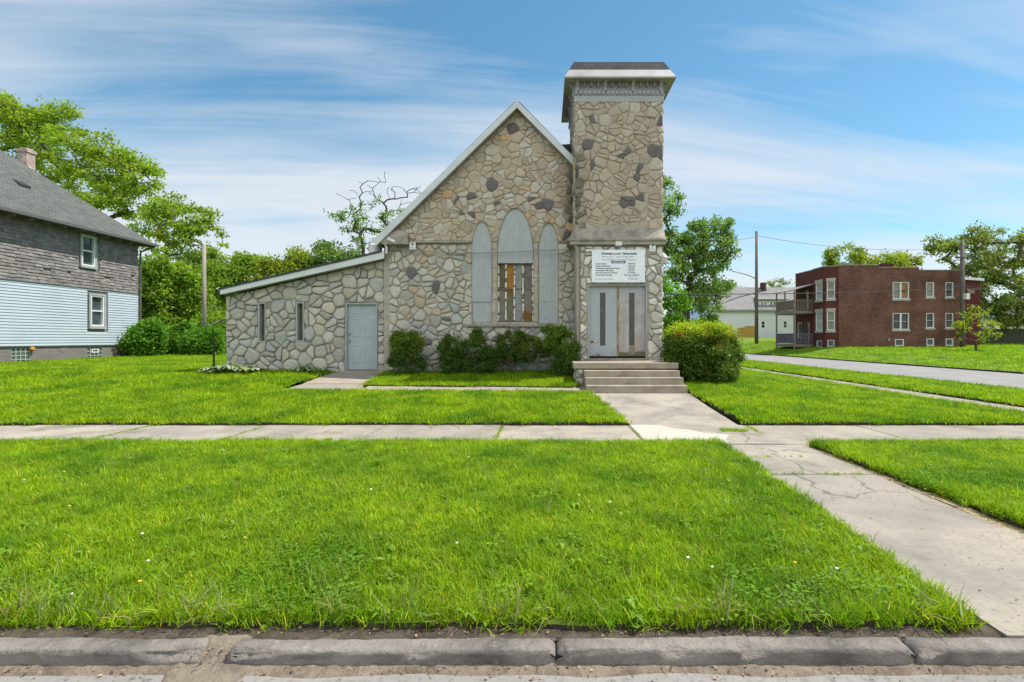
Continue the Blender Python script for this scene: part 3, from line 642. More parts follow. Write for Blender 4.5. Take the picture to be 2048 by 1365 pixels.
stonework(mb, FT, [(TX0+.14, 0.3), (TX1-.02, 0.3), (TX1-.02, ZF0-.1), (TX0+.14, ZF0-.1)], [[(DDR[0]-.03, 0), (DDR[1]+.03, 0), (DDR[1]+.03, DDR[3]+.03), (DDR[0]-.03, DDR[3]+.03)]], 0.31, c_entry, 31, **EL_)
UP_ = dict(joint=0.013, rise=0.03, chaikin=1, cut=0.13, vary=1.0, split=.40)
stonework(mb, FT, [(TX0, ZF1-.1), (TX1, ZF1-.1), (TX1, ZS), (TX0, ZS)], [], 0.285, c_tower, 8, **UP_)
stonework(mb, facing_right(TX1), [(DT, ZF1-.1), (TY1, ZF1-.1), (TY1, ZS), (DT, ZS)], [], 0.36, c_tower, 9, **UP_)
stonework(mb, facing_left(TX0), [(DT, ZF1-.1), (TY1, ZF1-.1), (TY1, ZS), (DT, ZS)], [], 0.36, c_tower, 10, **UP_)
stonework(mb, facing_right(TX1-.02), [(DT, 0.3), (TY1, 0.3), (TY1, ZF0-.1), (DT, ZF0-.1)], [], 0.31, c_entry, 33, **EL_)
mb.build('tower_wall', [M['mortar'], M['mortar_tan'], M['stone']], church)
# flared stucco skirt and ledge
mb = MB(); mb.smooth = True; rg = random.Random(4)
def ring(z, e, j=0):
    pts = []; n = 12
    c = [(TX0-e*1.4, DT-e), (TX1+e*.5, DT-e), (TX1+e*.5, TY1+e), (TX0-e*1.4, TY1+e)]
    for i in range(4):
        a, b = c[i], c[(i+1) % 4]
        for k in range(n):
            t = k/n; pts.append((a[0]+(b[0]-a[0])*t + rg.uniform(-j, j), a[1]+(b[1]-a[1])*t + rg.uniform(-j, j), z + rg.uniform(-j, j)))
    return pts
rs = [ring(ZF1+.02, 0.02), ring(ZF1-.10, 0.045, .008), ring(ZF1-.28, 0.085, .012), ring(ZF0+.12, 0.14, .012), ring(ZF0+.035, 0.155, .006), ring(ZF0+.03, 0.0)]
m_ = len(rs[0]); vs = [p for r_ in rs for p in r_]
mb.add(vs, [(i*m_+k, i*m_+(k+1) % m_, (i+1)*m_+(k+1) % m_, (i+1)*m_+k)[::-1] for i in range(len(rs)-1) for k in range(m_)])
mb.build('flared_skirt', M['stucco'], church, fixn=True)
mb = MB(); mb.box(TX0-.16, TX1+.07, DT-.14, DT-.002, ZF0-.06, ZF0+.03); mb.box(TX1+.0, TX1+.07, DT, TY1, ZF0-.06, ZF0+.03); mb.build('tower_ledge', M['soffit'], church, bevel=.012)
mb = MB(); mb.tube([(TX0-.02, DT-.04, tz(492)), (TX0+.06, DT-.05, tz(497)), (TX0+.07, DT-.05, tz(520)), (TX0+.07, DT-.05, 0.75), (TX0+.06, DT-.15, 0.62)], .05, 10)
mb.build('downspout', mat('tan painted pipe', (0.36, 0.32, 0.26), .7, var=(3, (.27, .235, .19), .4, .7)), church)
# cornice: frieze, dentils, brackets, soffit, flared white fascia, dark roof
mb = MB(); E = 0.31; ZSO = 8.87
mb.box(TX0-.035, TX1+.035, DT-.035, TY1+.035, ZS-.0, ZS+.20); mb.box(TX0-.02, TX1+.02, DT-.02, TY1+.02, ZS+.20, ZSO)
mb.box(TX0-.05, TX1+.05, DT-.05, TY1+.05, ZS+.185, ZS+.205)
fr_ = mb.build('frieze', M['greytrim'], church)
def pbox(nm, mt, par, *a):
    mb = MB(); mb.box(*a); return mb.build(nm, mt, par)
nd = 20
for k in range(nd):
    x = TX0 + .0 + (TX1-TX0-.06)*k/(nd-1)
    pbox('dentil', M['greytrim'], fr_, x, x+.06, DT-.085, DT-.021, ZS+.206, ZS+.285)
for k in range(18):
    y = DT + .05 + (TY1-DT-.1)*k/17
    pbox('dentil', M['greytrim'], fr_, TX0-.085, TX0-.021, y, y+.06, ZS+.206, ZS+.285); pbox('dentil', M['greytrim'], fr_, TX1+.021, TX1+.085, y, y+.06, ZS+.206, ZS+.285)
def bracket(fn):
    mb = MB()
    pr = [(0.021, ZS+.30), (0.06, ZS+.30), (0.075, ZS+.36), (0.065, ZS+.42), (0.10, ZS+.44), (0.12, ZS+.47), (0.115, ZS+.50), (0.16, ZS+.52), (0.17, ZSO-.001), (0.021, ZSO-.001)]
    for (a, b) in ((-.045, .045),):
        A = [fn(a, n, z) for n, z in pr]; B = [fn(b, n, z) for n, z in pr]; k = len(pr)
        mb.add(A + B, [tuple(range(k)), tuple(range(2*k-1, k-1, -1))] + [(i, (i+1) % k, k+(i+1) % k, k+i) for i in range(k)])
    mb.build('bracket', M['greytrim'], fr_, fixn=True)
for k in range(4):
    x = TX0 + .06 + (TX1-TX0-.12)*k/3; bracket(lambda t, n, z, x=x: (x+t, DT-n, z))
    y = DT + .1 + (TY1-DT-.2)*k/3; bracket(lambda t, n, z, y=y: (TX0-n, y+t, z)); bracket(lambda t, n, z, y=y: (TX1+n, y+t, z))
for g in range(3):
    for k in range(1, 4):
        x = TX0 + .06 + (TX1-TX0-.12)*(g + k/4)/3; pbox('small_bracket', M['soffit'], fr_, x-.022, x+.022, DT-.13, DT-.021, ZSO-.15, ZSO-.002)
        y = DT + .1 + (TY1-DT-.2)*(g + k/4)/3; pbox('small_bracket', M['soffit'], fr_, TX0-.13, TX0-.021, y-.022, y+.022, ZSO-.13, ZSO-.002); pbox('small_bracket', M['soffit'], fr_, TX1+.021, TX1+.13, y-.022, y+.022, ZSO-.13, ZSO-.002)
def frus(mb, e0, z0, e1, z1):
    r = lambda e, z: [(TX0-e, DT-e, z), (TX1+e, DT-e, z), (TX1+e, TY1+e, z), (TX0-e, TY1+e, z)]
    a, b = r(e0, z0), r(e1, z1); mb.add(a + b, [(i, (i+1) % 4, 4+(i+1) % 4, 4+i) for i in range(4)])
    return a, b
mb = MB(); a, b = frus(mb, E-.01, ZSO, E-.01, ZSO+.025); mb.add(a, [(3,2,1,0)]); mb.build('cornice_soffit', M['soffit'], church, fixn=True)
mb = MB(); frus(mb, E, ZSO-.012, E, ZSO+.03); frus(mb, E, ZSO+.03, 0.155, ZSO+.315); mb.add([(TX0-E,DT-E,ZSO-.012),(TX1+E,DT-E,ZSO-.012),(TX1+E-.03,DT-E+.03,ZSO-.012),(TX0-E+.03,DT-E+.03,ZSO-.012)], [(3,2,1,0)])
mb.build('cornice_fascia', M['whitemetal'], church)
mb = MB(); frus(mb, 0.17, ZSO+.31, 0.03, ZSO+.585); a, b = frus(mb, 0.03, ZSO+.585, 0.0, ZSO+.60); mb.add(b, [(0,1,2,3)]); mb.build('tower_roof', M['shingle'], church)
# --- double doors
zdb = tz(713)
mb = MB()
mb.fbox(FT, DDR[0], DDR[0]+.035, 0.87, DDR[3], -.14, .02); mb.fbox(FT, DDR[1]-.035, DDR[1], 0.87, DDR[3], -.14, .02); mb.fbox(FT, DDR[0]+.035, DDR[1]-.035, DDR[3]-.03, DDR[3], -.14, .02)
mb.mi = 1; mb.fbox(FT, DDR[0]+.035, DDR[1]-.035, 0.87, zdb-.0, -.16, -.11)
mb.build('entrance_frame', [M['greytrim'], M['dark']], church)
def peel(N, L, vec, cur, b):       # paint gone in streaks from the lower and outer part, moss at the foot
    sp = N.new('ShaderNodeSeparateXYZ'); tc = N.new('ShaderNodeTexCoord'); L.new(tc.outputs['Object'], sp.inputs[0])
    def rng(sock, a, b_, c, d):
        r = N.new('ShaderNodeMapRange'); r.inputs[1].default_value = a; r.inputs[2].default_value = b_; r.inputs[3].default_value = c; r.inputs[4].default_value = d; L.new(sock, r.inputs[0]); return r.outputs[0]
    def nz(sc, st):
        mp = N.new('ShaderNodeMapping'); mp.inputs['Scale'].default_value = st; L.new(tc.outputs['Object'], mp.inputs[0])
        n = N.new('ShaderNodeTexNoise'); n.inputs['Scale'].default_value = sc; n.inputs['Detail'].default_value = 6; n.inputs['Roughness'].default_value = .65; L.new(mp.outputs[0], n.inputs[0]); return n.outputs[0]
    def mm(op, a, b_):
        n = N.new('ShaderNodeMath'); n.operation = op
        for i, q in enumerate((a, b_)):
            if isinstance(q, (int, float)): n.inputs[i].default_value = q
            else: L.new(q, n.inputs[i])
        return n.outputs[0]
    def mixc(f, a, c):
        x = N.new('ShaderNodeMix'); x.data_type = 'RGBA'; L.new(f, x.inputs[0]); L.new(a, x.inputs[6])
        if isinstance(c, tuple): x.inputs[7].default_value = (*c, 1)
        else: L.new(c, x.inputs[7])
        return x.outputs[2]
    w = nz(2.2, (6, 1, 0.55)); w2 = nz(5, (1.2, 1, 3))
    bare = mixc(rng(w, .42, .58, 0, 1), cur, (0.36, 0.33, 0.31)); 
    r = N.new('ShaderNodeRGB'); r.outputs[0].default_value = (0.34, 0.33, 0.36, 1)
    bare = mixc(rng(w, .38, .62, 0, 1), r.outputs[0], (0.43, 0.36, 0.30)); bare = mixc(rng(w2, .54, .70, 0, .5), bare, (0.22, 0.20, 0.205)); bare = mixc(rng(nz(3.5, (1.6, 1, .9)), .50, .60, 0, .8), bare, (0.46, 0.45, 0.44))
    m_h = rng(sp.outputs['Z'], 1.75, 2.42, 1, 0)              # object z counts from the church base
    f = mm('SUBTRACT', mm('ADD', m_h, mm('MULTIPLY', w, 1.1)), 0.62); f = rng(f, .20, .28, 0, 1)
    c = mixc(f, cur, bare)
    moss = mm('SUBTRACT', mm('ADD', rng(sp.outputs['Z'], 0.52, 0.88, 1, 0), nz(9, (1, 1, 1))), 0.95)
    return mixc(rng(moss, 0, .22, 0, .85), c, (0.105, 0.095, 0.022))
M['peel'] = mat('peeling grey door paint', (0.38, 0.41, 0.43), 0.8, var=(4, (0.33, 0.36, 0.375), .4, .7), bump=(22, .35, .006), extra=peel)
def grime(N, L, vec, cur, b):
    tc = N.new('ShaderNodeTexCoord'); sp = N.new('ShaderNodeSeparateXYZ'); L.new(tc.outputs['Object'], sp.inputs[0])
    n = N.new('ShaderNodeTexNoise'); n.inputs['Scale'].default_value = 9; n.inputs['Detail'].default_value = 6; L.new(tc.outputs['Object'], n.inputs[0])
    r = N.new('ShaderNodeMapRange'); r.inputs[1].default_value = 0.44; r.inputs[2].default_value = 0.78; r.inputs[3].default_value = 0.42; r.inputs[4].default_value = -0.1; L.new(sp.outputs['Z'], r.inputs[0])
    a = N.new('ShaderNodeMath'); L.new(r.outputs[0], a.inputs[0]); L.new(n.outputs[0], a.inputs[1])
    q = N.new('ShaderNodeMapRange'); q.inputs[1].default_value = .66; q.inputs[2].default_value = .85; q.inputs[4].default_value = .8; L.new(a.outputs[0], q.inputs[0])
    x = N.new('ShaderNodeMix'); x.data_type = 'RGBA'; L.new(q.outputs[0], x.inputs[0]); L.new(cur, x.inputs[6]); x.inputs[7].default_value = (.10, .09, .06, 1); return x.outputs[2]
M['greydoor2'] = mat('grey painted door', (0.385, 0.41, 0.42), 0.65, var=(2, (0.34, 0.375, 0.395), .4, .7), var2=(8, (.43, .47, .485), .5, .8), bump=(22, .2, .004), extra=grime)
for (a, b, g0, g1, mt, lab) in ((1179, 1234.5, 1200.5, 1211.5, M['greydoor2'], 'door leaf in even grey paint with a mail slot'), (1237.5, 1291.5, 1259, 1270, M['peel'], 'door leaf with peeling paint and moss at its foot')):
    u0, u1, v0, v1 = tx(a), tx(b), zdb, DDR[3]-.034; s0, s1, w0, w1 = tx(g0), tx(g1), tz(692), tz(585.5)
    mb = MB(); mb.slab(FT, [(u0, v0), (u1, v0), (u1, v1), (u0, v1)], [[(s0, w0), (s1, w0), (s1, w1), (s0, w1)]], -.13, -.08)
    d = mb.build('entrance_door', mt, church); d['label'] = lab
    mb = MB(); mb.fbox(FT, s0, s1, w0, w1, -.115, -.105); mb.build('glass_strip', mat('dusty strip glass', (0.085, 0.09, 0.078), .25, spec=.5, var=(3, (.06, .064, .06), .4, .7)), d)
    if a == 1179:
        mb = MB(); mb.fbox(FT, tx(1181.5), tx(1195), tz(686), tz(682), -.08, -.066); mb.mi = 1; mb.fbox(FT, tx(1189), tx(1193.5), tz(685), tz(682.6), -.066, -.06); mb.build('mail_slot', [M['rust'], M['whiteplastic']], d)
    else:
        mb = MB(); mb.slab(FT, [(tx(1259), tz(711)), (tx(1270.5), tz(711)), (tx(1270), tz(693.5)), (tx(1260), tz(693.5))], [], -.08, -.068); mb.build('patch_board', mat('bare wood patch', (.30, .235, .18), .9, var=(8, (.18, .14, .11), .4, .65)), d)
mb = MB(); mb.fbox(FT, tx(1234.6), tx(1238.6), zdb, DDR[3]-.034, -.085, -.062); mb.build('astragal', mat('rust streaked strip', (.33, .29, .17), .85, var=(5, (.26, .14, .05), .45, .62), stretch=(2, 2, 1)), church)
mb = MB(); mb.fbox(FT, DDR[0]-.02, DDR[1]+.02, 0.876, tz(717), -.20, .05); mb.build('threshold', M['stepcon'], church)
# --- service cable along the front
mb = MB(); P = []
for px, py, D in ((768, 496, 15.06), (805, 499.5, 15.04), (870, 504.5, 15.04), (944, 507, 15.05), (1000, 505.5, 15.05), (1070, 502.5, 15.05), (1117, 500.2, 15.05), (1143, 499.5, 15.05)): P.append(at(px, py, D))
mb.tube(P, 0.014, 6); mb.build('service_cable', M['cable'], church)

# ================================================================== entrance steps
steps = thing('entrance_steps', 'worn concrete porch slab with three steps below the double doors', 'steps', (2.1, 12.13, 0.17))
mb = MB(); mb.box(.741, 3.47, 13.0, 14.395, .72, .876); mb.build('porch_slab', M['stepcon'], steps, bevel=.014)
mb = MB(); mb.box(.86, 3.36, 13.10, 14.3, .15, .718); mb.mi = 1; mb.smooth = True
stonework(mb, front(13.10), [(.86, .2), (1.0, .2), (1.0, .715), (.86, .715)], [], .2, c_annex, 41); stonework(mb, facing_left(.86), [(13.1, .2), (14.3, .2), (14.3, .715), (13.1, .715)], [], .3, c_annex, 42)
stonework(mb, facing_right(3.36), [(13.1, .2), (14.3, .2), (14.3, .715), (13.1, .715)], [], .3, c_annex, 43)
mb.build('porch_base', [M['mortar'], M['stone']], steps)
for x0, x1, y0, y1, z0, z1 in ((1.0, 3.43, 12.71, 13.09, .532, .687), (1.005, 3.44, 12.42, 13.05, .362, .531), (1.01, 3.46, 12.13, 13.03, .10, .36)):
    mb = MB(); mb.box(x0, x1, y0, y1, z0, z1); mb.build('step', M['stepcon'], steps, bevel=.012)

# ================================================================== sign, lights, cameras
_tx = {}
def text_mesh(body, size, shear=0.0, align='CENTER', bold=0.0):
    cu = bpy.data.curves.new('t', 'FONT'); cu.body = body; cu.size = size; cu.shear = shear; cu.align_x = align; cu.offset = bold; cu.resolution_u = 3
    o = bpy.data.objects.new('t', cu); COL.objects.link(o); dg = bpy.context.evaluated_depsgraph_get()
    me = bpy.data.meshes.new_from_object(o.evaluated_get(dg)); vs = [tuple(v.co) for v in me.vertices]; fs = [tuple(p.vertices) for p in me.polygons]
    bpy.data.objects.remove(o); bpy.data.curves.remove(cu); bpy.data.meshes.remove(me); return vs, fs
DS = 14.285; FS = front(DS)
sx = lambda p: lx(p, DS); sz = lambda p: lz(p, DS)
sign = thing('church_sign', 'white church notice board with dark lettering above the double doors', 'sign', (sx(1237), DS, sz(565)))
mb = MB(); mb.fbox(FS, sx(1183.7), sx(1290), sz(565), sz(500), -.03, 0); mb.build('panel', M['signwhite'], sign)
mb = MB()
def line(body, px, py, hpx, shear=0, align='CENTER', bold=0, mi=0, wide=1.0, n=.004):
    vs, fs = text_mesh(body, hpx * DS / 1000 / 0.70, shear, align, bold); mb = MB()
    mb.add([FS(sx(px) + x * wide, sz(py) + y, n) for x, y, z in vs], fs); mb.build('text_line', M['signwhite' if mi else 'ink'], sign)
line('Christian Love Tabernacle', 1237, 509.5, 4.0, .35, bold=.003, wide=1.17)
line('6015 Marsdon  •  Detroit, Michigan 48213', 1236, 515.2, 2.4, .35, wide=1.08)
line('Pastor C. E. Shepherd   Rev. Pastor V. E. Shepherd', 1237, 521, 2.3, .35, wide=1.0)
for i, (a, b) in enumerate((('Sunday School', '10:00 A.M.'), ('Sunday Celebration', '11:30 A.M.'), ('Wednesday Intercessory Prayer', '6:00 P.M.'), ('Wednesday Bible Study', '7:00 P.M.'), ('Saturday Intercessory Prayer', '12 NOON'), ('Community Outreach', '9:00 A.M. - 4:00 P.M.'))):
    line(a, 1191, 529.2 + i*4.5, 2.6, 0, 'LEFT', .0015, wide=1.0); line(b, 1263, 529.2 + i*4.5, 2.5, 0, 'CENTER', .0015, wide=1.0)
line('Monday thru Friday', 1265, 554.6, 1.5, 0); line('Saturday Only - By the Hour', 1191, 559.4, 2.1, .35, 'LEFT'); line('313-896-4602', 1265, 559.4, 2.3, 0)
line('Order of Service', 1237, 525.8, 2.3, 0, 'CENTER', .002, mi=1, n=.009)
mb = MB(); mb.fbox(FS, sx(1223), sx(1251), sz(527), sz(522.3), 0, .006); mb.build('title_band', M['bluebar'], sign, bevel=.002)
mb = MB()
for px, py in ((1188.5, 503), (1235.5, 503), (1281.5, 502), (1193.5, 562), (1241.5, 560.5), (1281, 562.5)): mb = MB(); mb.tube([FS(sx(px), sz(py), 0), FS(sx(px), sz(py), .006)], .008, 8); mb.build('screw', M['greymetal'], sign)
fl = thing('floodlight', 'small square floodlight with dome sensor fixed above the notice board', 'light', (tx(1236), DT-.1, tz(498)))
mb = MB(); mb.box(tx(1229.5), tx(1243), DT-.16, DT-.002, tz(494), tz(485)); mb.build('housing', M['whiteplastic'], fl, bevel=.02)
mb = MB(); mb.lathe([(.0, -.06), (.05, -.05), (.07, -.01), (.07, .0)], (tx(1236), DT-.09, tz(494.2)), 14); mb.build('sensor_dome', mat('blue grey lens', (.17, .22, .26), .2), fl)
def cam_sign(px0, px1, py0, py1, D, label, g):
    F = front(D); s = thing('warning_sign', label, 'sign', F((lx(px0, D)+lx(px1, D))/2, lz(py1, D), 0), group=g)
    x0, x1, z0, z1 = lx(px0, D), lx(px1, D), lz(py1, D), lz(py0, D); w, h = x1-x0, z1-z0
    mb = MB(); mb.fbox(F, x0, x1, z0, z1, -.008, 0); mb.build('plate', M['signwhite'], s)
    mb = MB(); u = lambda a, b: (x0 + w*a, z0 + h*b)
    mb.slab(F, [u(.28, .72), u(.80, .60), u(.83, .74), u(.36, .86)], [], .001, .004); mb.slab(F, [u(.40, .50), u(.50, .48), u(.56, .68), u(.48, .70)], [], .001, .0035); mb.slab(F, [u(.30, .44), u(.52, .44), u(.52, .50), u(.30, .50)], [], .001, .003)
    mb.mi = 1
    for k in range(3): mb.fbox(F, *(u(.18, 0)[0], u(.82, 0)[0]), z0+h*(.12+k*.09), z0+h*(.165+k*.09), .001, .003)
    mb.mi = 2; mb.fbox(F, x0+w*.04, x1-w*.04, z0+h*.90, z0+h*.97, .001, .003)
    mb.build('printed_marks', [M['ink'], mat('grey print', (.4, .42, .46), .6), mat('pink print', (.62, .40, .38), .6)], s)
cam_sign(819, 831, 484.5, 499, 15.05, 'small white camera warning plate under the left eave ledge', 'camera warning plates')
cam_sign(1299.5, 1311, 486.5, 503, 14.29, 'small white camera warning plate beside the church notice board', 'camera warning plates')
cc = thing('security_camera', 'white bullet security camera under the left eave of the gable', 'camera', at(781, 484, 14.9))
mb = MB(); mb.tube([at(776.5, 478.5, 14.9), at(789.5, 484.5, 14.72)], .05, 12); mb.build('camera_body', M['whiteplastic'], cc)
mb = MB(); mb.tube([at(781, 489, 14.93), at(781.5, 483, 14.84)], .015, 8); mb.build('mount', M['whiteplastic'], cc)
mb = MB(); mb.tube([at(770, 488, 14.95), at(773, 495, 15.0), at(773, 508, 15.02)], .035, 10); tag(mb.build('conduit_pipe', M['whiteplastic'], None, org=at(773, 508, 15.02)), 'short white pipe elbow at the left corner of the gable', 'pipe')
wl_ = thing('wall_lantern', 'pinkish white box lantern on the right side of the tower', 'light', (TX1+.07, 14.75, lz(527, 14.75)))
lxc, ly = TX1+.10, 14.75
mb = MB(); mb.box(lxc-.09, lxc+.09, ly-.09, ly+.09, lz(528, ly), lz(515.5, ly)); mb.build('lamp_box', mat('pinkish plastic', (.55, .46, .42), .5), wl_, bevel=.012)
mb = MB(); mb.lathe([(.14, 0), (.08, .08), (.02, .13)], (lxc, ly, lz(515.4, ly)), 4); mb.build('cap', M['whiteplastic'], wl_)
# ================================================================== GROUND, ROADS, PATHS, LAWNS
def struct(o): o['kind'] = 'structure'; return o
def sheet(name, poly, m, zf, step=0.5, skirt=0.0, skirt_mat=None, cols=None, jit=0):
    """A sheet following the terrain inside a convex polygon, cut into cells, with a vertical edge."""
    xs = [p[0] for p in poly]; ys = [p[1] for p in poly]
    gx0, gy0 = math.floor(min(xs)/step)*step, math.floor(min(ys)/step)*step
    mb = MB(); idx = {}
    mb.smooth = True
    def vid(p):
        k = (round(p[0], 4), round(p[1], 4))
        if k not in idx: idx[k] = len(mb.v); mb.v.append((p[0], p[1], zf(*p))); mb.c.append(cols(*p) if cols else (1,1,1))
        return idx[k]
    i = 0
    x = gx0
    while x < max(xs):
        y = gy0
        while y < max(ys):
            c = clip_convex([(x, y), (x+step, y), (x+step, y+step), (x, y+step)], poly)
            if len(c) >= 3:
                f = []
                for p in c:
                    v = vid(p)
                    if v not in f: f.append(v)
                if len(f) >= 3: mb.f.append(f); mb.m.append(0); mb.sm.append(True)
            y += step
        x += step
    if skirt or jit:
        cnt = {}; moved = set()
        for f in mb.f:
            for k in range(len(f)):
                a, b = f[k], f[(k+1) % len(f)]; cnt[(a, b)] = 1
        for (a, b) in list(cnt):
            if (b, a) not in cnt and jit:
                for q in (a, b):
                    p = mb.v[q]
                    if q not in moved: moved.add(q); mb.v[q] = (p[0] + jit*noise.noise(Vector((p[0]*2.3, p[1]*2.3, 7))) + jit*.6*noise.noise(Vector((p[0]*8, p[1]*8, 3))), p[1] + jit*noise.noise(Vector((p[0]*2.3, p[1]*2.3, 17))) + jit*.6*noise.noise(Vector((p[0]*8, p[1]*8, 13))), p[2])
        for (a, b) in list(cnt):
            if skirt and (b, a) not in cnt:
                pa, pb = mb.v[a], mb.v[b]; n = len(mb.v)
                mb.v += [(pa[0], pa[1], pa[2]-skirt), (pb[0], pb[1], pb[2]-skirt)]; mb.c += [(1,1,1)]*2
                mb.f.append([b, a, n, n+1]); mb.m.append(1); mb.sm.append(False)
    o = mb.build(name, [m, skirt_mat or m])
    return struct(o)
# base terrain, one sheet to the horizon
gxs = [-900,-400,-200,-120,-80] + [-60+2*i for i in range(66)] + [76,84,95,120,200,400,900]
gys = [-300,-100,-30,-8,-2,0.5,2.38,2.44,2.7,3.5] + [5+1.25*i for i in range(12)] + [20+2.5*i for i in range(33)] + [110,140,200,320,500,900]
mb = MB(); nx = len(gxs)
for y in gys:
    for x in gxs: mb.v.append((x, y, (H(x, y) - 0.07) if y > 2.4 else -0.25)); mb.c.append((1,1,1))
for j in range(len(gys)-1):
    for i in range(nx-1): mb.f.append([j*nx+i, j*nx+i+1, (j+1)*nx+i+1, (j+1)*nx+i]); mb.m.append(0 if gys[j] < 14 else 1); mb.sm.append(True)
struct(mb.build('ground', [M['soil'], M['lawn']]))
# road in front, kerb stones
rz = lambda x, y: -0.09 + 0.006*noise.noise(Vector((x*1.7, y*3, 0)))
struct(sheet('road', [(-30, -8), (30, -8), (30, 2.44), (-30, 2.44)], M['asphalt'], rz, 0.5))
rg = random.Random(12)
mb = MB(); mb.smooth = True                       # drift of dirt along the gutter
n = 420
for i in range(n+1):
    x = -9 + 18*i/n
    w = 0.028 + 0.03*max(0, noise.noise(Vector((x*2.3, 1, 0)))+.35) + (0.10 if -1.78 < x < -1.42 else 0)
    mb.v += [(x, 2.43, -0.062 + .010*noise.noise(Vector((x*14, 0, 0)))), (x, 2.40 - w*.5, -0.074 + .012*noise.noise(Vector((x*19, 5, 0)))), (x, 2.41 - w*1.4, -0.093)]; mb.c += [(1,1,1)]*3
for i in range(n):
    for k in range(2): mb.f.append([i*3+k, i*3+k+1, i*3+4+k, i*3+3+k][::-1]); mb.m.append(0); mb.sm.append(True)
o = struct(mb.build('gutter_dirt', M['drysoil']))
kl = ['grey kerb stone at the far left whose right end has crumbled into dirt', 'long grey kerb stone with a chipped left corner beside the dirt gap', 'long grey kerb stone below the right part of the lawn, chipped in its face', 'grey kerb stone at the foot of the concrete walk, right of the open joint']
for (x0, x1), lab in zip(((-14, -1.655), (-1.545, 0.051), (0.057, 1.786), (1.794, 13.0)), kl):
    mb = MB(); mb.smooth = True; nk = int((x1-x0)/0.03)
    pf = [(2.408, -.13), (2.405, -.06), (2.405, -.026), (2.405, -.019), (2.4085, -.005), (2.414, .001), (2.421, .0035), (2.43, .004), (2.498, .004), (2.510, -.006), (2.512, -.12)]
    def bumpy(x, k, p):
        e = 0.022; d = min(x-x0, x1-x); rr = max(0, 1-d/e)**2
        nn = noise.noise(Vector((x*5, k*.7, 3))) * .006 + noise.noise(Vector((x*22, k*1.3, 9))) * .004
        chip = 0
        for cxx, cw in ((-1.45, .10), (-1.76, .14), (1.0, .07), (-0.62, .05), (.62, .04), (1.86, .05)): chip += math.exp(-((x-cxx)/cw)**2) * (1 if k in (3,4,5,6) else .3)
        return (x, p[0] + nn + rr*.010 + .010*chip*(1+noise.noise(Vector((x*30, k, 2)))), p[1] + nn*.8 - rr*.03*(k in (3,4,5,6,7,8)) - .012*chip*(k in (3,4,5,6)) + 0.006*math.sin(x*1.3))
    for i in range(nk+1):
        x = x0 + (x1-x0)*i/nk
        for k, p in enumerate(pf): mb.v.append(bumpy(x, k, p)); mb.c.append((1,1,1))
    K = len(pf)
    for i in range(nk):
        for k in range(K-1): mb.f.append([i*K+k, (i+1)*K+k, (i+1)*K+k+1, i*K+k+1]); mb.m.append(0); mb.sm.append(True)
    mb.f += [list(range(K)), list(range(nk*K, nk*K+K))[::-1]]; mb.m += [0,0]; mb.sm += [False, False]
    tag(mb.build('kerb_stone', M['kerb'], None, org=((x0+x1)/2, 2.46, -.09)), lab, 'kerb', 'kerb stones along the road')
def soilz(x, y): return -0.014 + 0.012*noise.noise(Vector((x*6, y*9, 0))) + 0.007*noise.noise(Vector((x*25, y*30, 4)))
VS = (mat('verge soil', (.11, .088, .066), .98, var=(7, (.06, .047, .035), .40, .62), var2=(34, (.24, .20, .155), .58, .78), bump=(38, 1.0, .025)), soilz, 0.035)
struct(sheet('soil_verge', [(-14, 2.505), (2.335, 2.505), (2.335, 2.72), (-14, 2.72)], *VS)); struct(sheet('soil_verge', [(3.66, 2.505), (13, 2.505), (13, 2.72), (3.66, 2.72)], *VS))
mb = MB(); mb.smooth = True
for i in range(13):
    for j in range(8):
        x = -1.73 + .26*i/12; y = 2.36 + .17*j/7; mb.v.append((x, y, -.085 + .085*sstep(2.37, 2.50, y) + .012*noise.noise(Vector((x*30, y*30, 0))) - (.01 if i in (0, 12) else 0))); mb.c.append((1,1,1))
for i in range(12):
    for j in range(7): mb.f.append([i*8+j, (i+1)*8+j, (i+1)*8+j+1, i*8+j+1]); mb.m.append(0); mb.sm.append(True)
struct(mb.build('dirt_spill', M['drysoil']))
# pavement slabs (each square its own tone, gaps between)
def slabs(name, quads, m=None, lift=0.0, th=.10):
    mb = MB(); rg = random.Random(hash(name) % 1000 if False else len(name))
    for q in quads:
        col = rg.uniform(.86, 1.08); c = (col, col*rg.uniform(.97, 1.0), col*rg.uniform(.93, .99))
        if isinstance(q[0][0], tuple): q, c = q[0], tuple(c[i]*q[1][i] for i in range(3))
        # subdivide along the first edge pair so it follows the terrain
        (x0,y0),(x1,y1),(x2,y2),(x3,y3) = q; n = max(1, int(max(math.dist(q[0], q[1]), math.dist(q[1], q[2]))/.6)); P = {}
        dz = rg.uniform(-.006, .006)
        for i in range(n+1):
            for j in range(n+1):
                s, t = i/n, j/n
                x = (x0*(1-s)+x1*s)*(1-t) + (x3*(1-s)+x2*s)*t; y = (y0*(1-s)+y1*s)*(1-t) + (y3*(1-s)+y2*s)*t
                P[i, j] = len(mb.v); mb.v.append((x, y, H(x, y) + lift + dz)); mb.c.append(c)
        for i in range(n):
            for j in range(n): mb.f.append([P[i,j], P[i+1,j], P[i+1,j+1], P[i,j+1]]); mb.m.append(0); mb.sm.append(False)
        ed = [P[i,0] for i in range(n)] + [P[n,j] for j in range(n)] + [P[i,n] for i in range(n,0,-1)] + [P[0,j] for j in range(n,0,-1)]
        for k in range(len(ed)):
            a, b = ed[k], ed[(k+1) % len(ed)]; l = len(mb.v)
            mb.v += [(*mb.v[a][:2], mb.v[a][2]-th), (*mb.v[b][:2], mb.v[b][2]-th)]; mb.c += [c]*2; mb.f.append([b, a, l, l+1]); mb.m.append(0); mb.sm.append(False)
    return struct(mb.build(name, m or M['concrete']))
